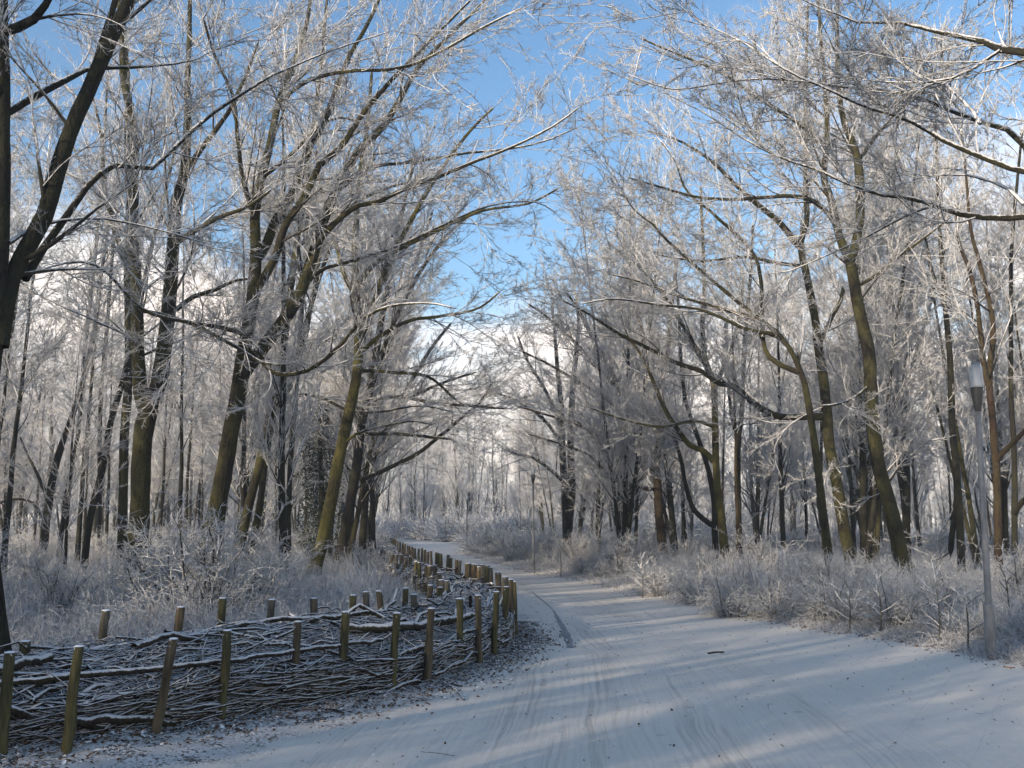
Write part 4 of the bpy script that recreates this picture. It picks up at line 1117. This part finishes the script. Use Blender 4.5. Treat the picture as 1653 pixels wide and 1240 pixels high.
lamp(1600, 12.0, 3.78, 'nearest lamp post, grey with a clear glass head, at the right edge of the photo', (P(1575, 592, 12)[0] - P(1600, 1055, 12)[0]) / 3.78)
lamp(861, 33.5, 3.8, 'lamp post in the middle distance standing where the path narrows', 0)
lamp(753.5, 68, 3.85, 'farthest and smallest lamp post, dark against the frosted far trees', 0, 'lampdark')

# ------------------------------------------------------------------ shrubs
def proto_shrub(seed, H, n, spread, dens, tr):
    rng = np.random.default_rng(seed)
    root = empty('frosted_shrub')
    K = 8
    az = rng.random(n) * 6.283; ln = H * rng.uniform(.55, 1.1, n)
    d = np.stack([np.cos(az) * spread * rng.random(n), np.sin(az) * spread * rng.random(n), np.ones(n)], 1); d = nrm(d)
    p = np.stack([rng.normal(0, .16 * spread, n), rng.normal(0, .16 * spread, n), np.full(n, -.05)], 1)
    out = np.empty((n, K, 3)); cu = rng.normal(0, .1, (n, 3))
    for k in range(K):
        out[:, k] = p; d = nrm(d + rng.normal(0, .16, (n, 3)) + cu + np.array([0, 0, -.05])); p = p + d * (ln / (K - 1))[:, None]
    R = rng.uniform(.007, .016, n)[:, None] * np.linspace(1, .4, K)[None] * (H / 1.5) ** .4
    mb = MB(); mb.tubes(out, np.maximum(R, .005), 5)
    link('stem', mb.mesh('stem', MAT['shrub']), root)['kind'] = 'stuff'
    cb = MB()
    p2, r2 = spawn(rng, (out, R), 8.5 * dens, .08, 1, .25, .8, (.95, .3), 6, .7, .009, up=.02, wig=.16, taper=.5, curve=.12)
    r2 = np.maximum(r2, tr); cb.tubes(p2, r2, 3)
    p3, r3 = spawn(rng, (p2, r2), 12 * dens, .1, 1, .08, .30, (.9, .3), 3, .9, .007, up=.06, wig=.15, taper=.6)
    r3 = np.maximum(r3, tr * .85); cb.tubes(p3, r3, 3)
    p4, r4 = spawn(rng, (p3, r3), 10 * dens, .1, 1, .04, .13, (.8, .25), 2, 1, .007, up=.1, wig=.1, taper=.8)
    cb.tubes(p4, np.maximum(r4, tr * .75), 3)
    tag(link('twigs', cb.mesh('twigs', MAT['shrub']), root), kind='stuff')
    return root


SH = [proto_shrub(201, 2.3, 34, .55, .9, .0048), proto_shrub(202, 1.35, 42, .8, 1.0, .0045), proto_shrub(203, 1.0, 46, 1.0, 1.1, .0042), proto_shrub(204, 1.7, 30, .6, .9, .0048), proto_shrub(205, .7, 34, 1.2, 1.1, .004)]
_sf = [True] * 5


def put_shrub(k, x, y, sc, label, group=None, sz=1.0):
    if _sf[k]: o = SH[k]; _sf[k] = False
    else: o = copy_tree(SH[k])
    o.location = (x, y, float(gz(np.array([x]), np.array([y]))[0]) - .02)
    o.rotation_euler = (0, 0, random.random() * 6.28); o.scale = (sc, sc, sc * sz)
    for key in ('label', 'category', 'group'):
        if key in o: del o[key]
    tag(o, label, 'shrub', group); return o


def G(px, d): return P(px, 849 + 2475 / d, d)[0]


# big ones behind the hedge
put_shrub(0, G(345, 14.0), 14.0, 1.05, 'biggest frosted shrub behind the hedge, in front of the five-limbed tree')
put_shrub(0, G(395, 15.5), 15.5, .9, 'frosted shrub between the biggest shrub and the clearing', sz=.75)
put_shrub(3, G(250, 17.5), 17.5, 1.1, 'frosted shrub round the foot of the stout forked tree')
put_shrub(3, G(440, 20), 20, 1.0, 'frosted shrub at the foot of the slanting mossy trunk')
put_shrub(0, G(585, 26), 26, .6, 'frosted shrub right of the leaning yellow-lit trunk')
put_shrub(1, G(610, 30), 30, .9, 'low frosted shrub just left of the inner posts where the hedge recedes')
LS = 'frosted shrub of the undergrowth left of the hedge'; RS = 'frosted bush of the band lining the right side of the path'
lsh = []; rsh = []
for i in range(60):
    for _ in range(100):
        y = random.uniform(15, 46); x = random.uniform(-y * .6, np.interp(y, FB[:, 1], FB[:, 0]) - 1.3)
        if y < 21 and -4.2 < x < -1.0: continue
        if try_put(x, y, 1.1): lsh.append(put_shrub(random.choice([1, 2, 3, 4, 0]), x, y, random.uniform(.55, 1.0), LS, 'undergrowth shrubs on the left')); break
# right-hand band, front to back
for i in range(100):
    for _ in range(100):
        y = 12.5 * math.exp(random.random() * 1.95)
        x = np.interp(y, YR, XR) + .5 + abs(random.gauss(0, 1)) * 1.9
        if y < 15 and x < 8: continue
        if x > y * .62 + 2: continue
        e = x - np.interp(y, YR, XR)
        if min(abs(x - G(861, 33.5)) + max(0, 27 - y) + max(0, y - 34), abs(x - G(753.5, 68)) + max(0, 48 - y) + max(0, y - 69)) < 1.4: continue
        if try_put(x, y, .75):
            k = random.choice([2, 1, 1, 4]) if e < 1.4 else random.choice([1, 3, 0, 1])
            rsh.append((e, put_shrub(k, x, y, random.uniform(.45, .82), RS, 'frosted bushes along the right verge'))); break
relabel(lsh, 'undergrowth shrub', 'behind the hedge,')
relabel([o for e, o in rsh if e < 1.6], 'low verge bush', 'along the path,')
relabel([o for e, o in rsh if e >= 1.6], 'frosted bush', 'behind the verge bushes,')
for px, d, k, sc, lab in ((1170, 17.5, 1, 1.0, 'rounded frosted bush nearest the path in the right-hand band'), (1340, 16.2, 1, 1.15, 'dense frosted bush in front of the tall stubbed trunk'),
                          (1250, 17.2, 1, 1.1, 'dense frosted bush left of the stubbed trunk, at the verge'), (1440, 15.2, 1, 1.1, 'frosted bush hiding the foot of the big curving trunk'),
                          (1300, 18.5, 3, 1.1, 'taller frosted bush behind the verge bushes'), (1390, 17.8, 3, 1.0, 'taller frosted bush between the stubbed and the curving trunk'),
                          (1060, 22.5, 1, 1.0, 'frosted bush below the reddish trunk'), (1120, 20.5, 1, 1.05, 'frosted bush left of the yellow-green trunk'), (1210, 20.0, 3, 1.0, 'tall frosted bush right of the yellow-green trunk')):
    put_shrub(k, G(px, d), d, sc * .72, lab)


def sapling(px, d, H, label, seed, arms=9):
    rng = np.random.default_rng(seed)
    x = G(px, d); root = empty('frosted_sapling', (x, d, float(gz(np.array([x]), np.array([d]))[0]))); tag(root, label, 'sapling')
    z = np.linspace(0, H, 7); q = np.stack([.02 * np.sin(z * 5), .02 * np.cos(z * 4), z], 1)
    mb = MB(); mb.tubes(q, np.linspace(.013, .007, 7), 6); link('stem', mb.mesh('stem', MAT['shrub']), root)
    A = (q[None], np.full((1, 7), .01)); cb = MB()
    p, r = spawn(rng, A, arms / H, .2, 1, .3, .7, (1.0, .2), 6, 1, .009, up=.03, wig=.1, taper=.6, flat=.5)
    cb.tubes(p, np.maximum(r, .007), 5)
    p2, r2 = spawn(rng, (p, r), 7, .2, 1, .08, .25, (.7, .2), 3, .8, .008, up=.1, wig=.1, taper=.7)
    cb.tubes(p2, np.maximum(r2, .006), 4)
    tag(link('twigs', cb.mesh('twigs', MAT['shrub']), root), kind='stuff')


sapling(1517, 13.6, 1.05, 'frosted sapling with level twigs, left of the near lamp', 1, 14)
sapling(1563, 12.9, .85, 'small frosted sapling right beside the near lamp base', 2, 10)
sapling(1422, 14.6, 1.0, 'frosted sapling in front of the bushes, two steps left of the lamp', 3, 12)
sapling(1372, 15.0, .7, 'short frosted sapling at the verge in front of the dense bushes', 4, 8)
sapling(1630, 14.5, 1.1, 'frosted sapling right of the near lamp by the photo edge', 5, 12)
sapling(1037, 22.0, .9, 'pale frosted sapling at the verge below the reddish trunk', 6, 12)
sapling(905, 31.0, 1.1, 'pale frosted sapling right of the second lamp', 7, 12)

# ------------------------------------------------------------------ ground cover (uncountable)
def clump(seed, n, H, spread, tr, twl):
    rng = np.random.default_rng(seed); K = 5
    az = rng.random(n) * 6.283
    d = nrm(np.stack([np.cos(az) * spread, np.sin(az) * spread, np.ones(n) * rng.uniform(.5, 1.2, n)], 1))
    p = np.stack([rng.normal(0, .18, n), rng.normal(0, .18, n), np.full(n, -.02)], 1); ln = H * rng.uniform(.5, 1.2, n)
    out = np.empty((n, K, 3))
    for k in range(K):
        out[:, k] = p; d = nrm(d + rng.normal(0, .28, (n, 3)) + np.array([0, 0, -.16])); p = p + d * (ln / (K - 1))[:, None]
    mb = MB(); R = np.full((n, K), tr) * np.linspace(1, .6, K)[None]; mb.tubes(out, R, 3)
    p2, r2 = spawn(rng, (out, R), twl, .15, 1, .04, .16, (.8, .3), 2, 1, .006, up=.1, wig=.1, taper=.8)
    mb.tubes(p2, np.maximum(r2, tr * .8), 3)
    return bpy.data.objects.new('clump', mb.mesh('clump', MAT['shrub']))


c4 = clump(304, 40, 1.0, .35, .0045, 14); c5 = clump(305, 90, 1.3, .8, .012, 9)
c1 = clump(301, 60, .55, .9, .0042, 12); c2 = clump(302, 70, .32, 1.2, .0036, 12); c3 = clump(303, 34, .22, 1.3, .0032, 8)


def pts_in(n, y0, y1, side, emin, emax, rng, clear=True):
    y = y0 * (y1 / y0) ** rng.random(n)
    if side < 0:
        x0 = np.where(y < 60, np.interp(y, FB[:, 1], FB[:, 0]), np.interp(y, YL, XL)); x = x0 - emin - (emax * (y / y0) ** .6) * rng.random(n) ** 1.1
    else:
        x0 = np.interp(y, YR, XR); x = x0 + emin + (emax * (y / y0) ** .6) * rng.random(n) ** 1.1
    ok = (np.abs(x) < y * .62 + 3) & (edge_dist(x, y) < .3)
    if side < 0: ok &= ~((y > 8) & (y < 60) & (x > np.interp(y, FB[:, 1], FB[:, 0]) - .25))
    x, y = x[ok], y[ok]
    return np.stack([x, y, gz(x, y)], 1)


rg = np.random.default_rng(9)
for nm, src, n, y0, y1, side, emin, emax, s0, s1, lab in (
        ('bramble_undergrowth', c1, 2600, 11, 60, -1, .9, 14, .6, 1.25, 'tangled frosted brambles and dead stems on the floor of the left wood'),
        ('frosted_grass', c2, 3600, 8.3, 40, -1, .25, 7, .6, 1.2, 'frosted grass and low stalks behind the rear posts of the hedge'),
        ('bramble_thicket', c1, 2600, 13, 70, 1, .9, 12, .6, 1.3, 'tangled frosted brambles between the bushes on the right'),
        ('dead_stalks', c4, 500, 13, 60, 1, .5, 10, .5, 1.1, 'frosted upright dead stalks among the bushes on the right'),
        ('dead_stalks', c4, 420, 12, 50, -1, .9, 12, .5, 1.1, 'frosted upright dead stalks on the floor of the left wood'),
        ('far_undergrowth', c5, 1500, 45, 230, 1, .8, 60, .8, 1.5, 'pale frosted undergrowth far back on the right'),
        ('far_undergrowth', c5, 1500, 45, 230, -1, .8, 60, .8, 1.5, 'pale frosted undergrowth far back on the left'),
        ('tall_frosted_thicket', c5, 650, 95, 190, 1, .5, 40, 1.6, 3.6, 'tall white frosted thicket closing the far end of the path'),
        ('tall_frosted_thicket', c5, 420, 95, 160, -1, .5, 30, 1.6, 3.0, 'tall white frosted thicket left of the far end of the path'),
        ('verge_tufts', c3, 2200, 11.5, 60, 1, -.15, 1.6, .5, 1.15, 'low frosted tufts along the right edge of the path')):
    pp = pts_in(n, y0, y1, side, emin, emax, rg)
    gn_scatter(nm, pp, rg.random(len(pp)) * 6.28, rg.uniform(s0, s1, len(pp)), [src], lab)

# dead leaves and bits along the verges
def litter():
    rng = np.random.default_rng(31); pts = []
    n = 5200; s = rng.random(n) ** 1.1 * 12.5; a = fa(s); t = fa(s + .05) - a; t = nrm(t); nr = np.stack([t[:, 1], -t[:, 0]], 1)
    off = .02 + np.abs(rng.normal(0, .32, n)); A = a + nr * off[:, None]
    n2 = 5200; y = 11 * 3.4 ** rng.random(n2); x = np.interp(y, YR, XR) + rng.normal(.3, .42, n2)
    n3 = 1100; y3 = rng.uniform(5.5, 22, n3); x3 = rng.uniform(-2, 6.5, n3)
    X = np.concatenate([A[:, 0], x, x3]); Y = np.concatenate([A[:, 1], y, y3])
    ok = Y > 3; X, Y = X[ok], Y[ok]; m = len(X)
    c = np.stack([X, Y, gz(X, Y) + .006], 1)
    th = rng.random(m) * 6.28; tilt = rng.normal(0, .45, (m, 2)); sz = rng.uniform(.012, .034, (m, 1)) * np.where(np.arange(m) > m - 1100, .6, 1)[:, None]
    u = nrm(np.stack([np.cos(th), np.sin(th), tilt[:, 0]], 1)); v = nrm(np.stack([-np.sin(th), np.cos(th), tilt[:, 1]], 1))
    w = rng.uniform(.25, .8, (m, 1))
    nn = np.cross(u, v)
    V = np.stack([c - u * sz, c + v * sz * w + nn * sz * .3, c + u * sz * 1.1, c - v * sz * w + nn * sz * .3], 1)
    i = np.arange(m)[:, None] * 4; mb = MB(); mb.add(V, .05, tris=np.concatenate([i + [0, 1, 2], i + [0, 2, 3]]))
    tag(link('leaf_litter', mb.mesh('leaf_litter', MAT['litter'], smooth=False)), 'dead brown leaves and bark bits poking from the snow along both verges', kind='stuff')
    # small fallen twigs, mostly on the hedge side
    n = 1500; s = rng.random(n) * 12.5; a = fa(s); t = nrm(fa(s + .05) - a); nr = np.stack([t[:, 1], -t[:, 0]], 1)
    A = a + nr * (.02 + np.abs(rng.normal(0, .22, n)))[:, None]
    th = rng.random(n) * 6.28; L = rng.uniform(.03, .16, n)
    K = 3; out = np.empty((n, K, 3))
    for k in range(K):
        tt = (k / 2 - .5) * L; out[:, k, 0] = A[:, 0] + np.cos(th) * tt; out[:, k, 1] = A[:, 1] + np.sin(th) * tt
        out[:, k, 2] = gz(out[:, k, 0], out[:, k, 1]) + .008 + rng.random(n) * .02
    mb = MB(); mb.tubes(out, np.full((n, K), .0035), 4)
    tag(link('twig_litter', mb.mesh('twig_litter', MAT['stick'])), 'small broken twigs strewn at the foot of the hedge', kind='stuff')


litter()


def ground_pt(px, py):
    d = 10.0
    for _ in range(30):
        p = P(px, py, d); p1 = P(px, py, d * 1.01)
        d -= p[2] / ((p1[2] - p[2]) / (d * .01))
    return P(px, py, d)


def fallen(name, label, pts, r, mat='stick'):
    q = np.array([ground_pt(a, b) for a, b in pts]); b = q[0].copy(); b[2] = 0
    q[:, 2] = gz(q[:, 0], q[:, 1]) + r * .9
    q, rr = resample(q, np.linspace(r, r * .8, len(q)), .05)
    mb = MB(); mb.tubes(q - b, rr, 7, tip=False, rng=rng, rough=.06)
    o = link(name, mb.mesh(name, MAT[mat])); o.location = b; tag(o, label, 'stick')


fallen('fallen_stick', 'short black stick lying alone on the snowy path, left of the right verge', [(1143, 1056), (1156, 1054), (1169, 1054)], .011, 'darkstick')
fallen('fallen_twig', 'snow lined twig pointing away from the hedge onto the path', [(716, 1105), (733, 1113), (742, 1122), (749, 1131)], .011)
fallen('fallen_twig', 'tiny dark twig just above the snow lined one beside the hedge', [(733, 1107), (741, 1109), (747, 1109)], .010, 'darkstick')
fallen('fallen_twig', 'bent dark twig lying at the hedge foot below the sixth front post', [(520, 1150), (540, 1152), (556, 1155)], .012, 'darkstick')
fallen('fallen_twig', 'thin twig on the near path, lower centre left', [(680, 1214), (705, 1216), (735, 1221)], .003, 'stick')
fallen('wood_chip', 'pale brown chip on the snow below the near lamp', [(1620, 1077), (1630, 1078), (1638, 1079)], .010, 'litter')

# dark skid mark worn through the snow in the bend
def strip(name, pts, w, mat, label):
    q = np.array([ground_pt(a, b) for a, b in pts]); q, rr = resample(q, np.array(w, float), .12)
    t = nrm(np.gradient(q, axis=0)); n = np.stack([-t[:, 1], t[:, 0], t[:, 2] * 0], 1)
    rgx = np.random.default_rng(4); ww = rr[:, None] * (1 + rgx.normal(0, .18, (len(q), 1)))
    a = q + n * ww; b = q - n * ww * (1 + rgx.normal(0, .1, (len(q), 1)))
    V = np.stack([a, b], 1).reshape(-1, 3); V[:, 2] = gz(V[:, 0], V[:, 1]) + .004
    i = np.arange(len(q) - 1)[:, None] * 2
    mb = MB(); mb.add(V, .1, quads=i + [0, 1, 3, 2]); tag(link(name, mb.mesh(name, MAT[mat])), label, kind='structure')


strip('tyre_mark', [(893, 985), (900, 998), (908, 1012), (915, 1028), (921, 1046)], [.012, .035, .05, .065, .045], 'track', 'dark wheel mark worn through the snow in the bend of the path')
strip('tyre_mark', [(858, 955), (870, 965), (882, 975), (892, 984)], [.01, .02, .022, .01], 'track', 'faint start of the dark wheel mark in the bend of the path')

# ------------------------------------------------------------------ thin winter haze
def haze():
    m, nt = new_mat('haze')
    v = N(nt, 'ShaderNodeVolumePrincipled', {'Density': 0.0016, 'Anisotropy': 0.2}); v.inputs['Color'].default_value = (.90, .94, 1.0, 1)
    nt.nodes.new('ShaderNodeOutputMaterial'); o = [n for n in nt.nodes if n.type == 'OUTPUT_MATERIAL'][0]
    nt.links.new(v.outputs[0], o.inputs['Volume'])
    x, y0, y1, z0, z1 = 290, -75, 345, -1.3, 34
    V = [(a, b, c) for c in (z0, z1) for a, b in ((-x, y0), (x, y0), (x, y1), (-x, y1))]
    F = [(0, 3, 2, 1), (4, 5, 6, 7), (0, 1, 5, 4), (1, 2, 6, 5), (2, 3, 7, 6), (3, 0, 4, 7)]
    me = bpy.data.meshes.new('haze'); me.from_pydata(V, [], F); me.materials.append(m)
    o = link('haze', me); tag(o, 'thin pale winter haze filling the wood', kind='stuff')


if HAZE: haze()

print('TRIS', TRIS)

print('SPRAYS', NSPRAY)
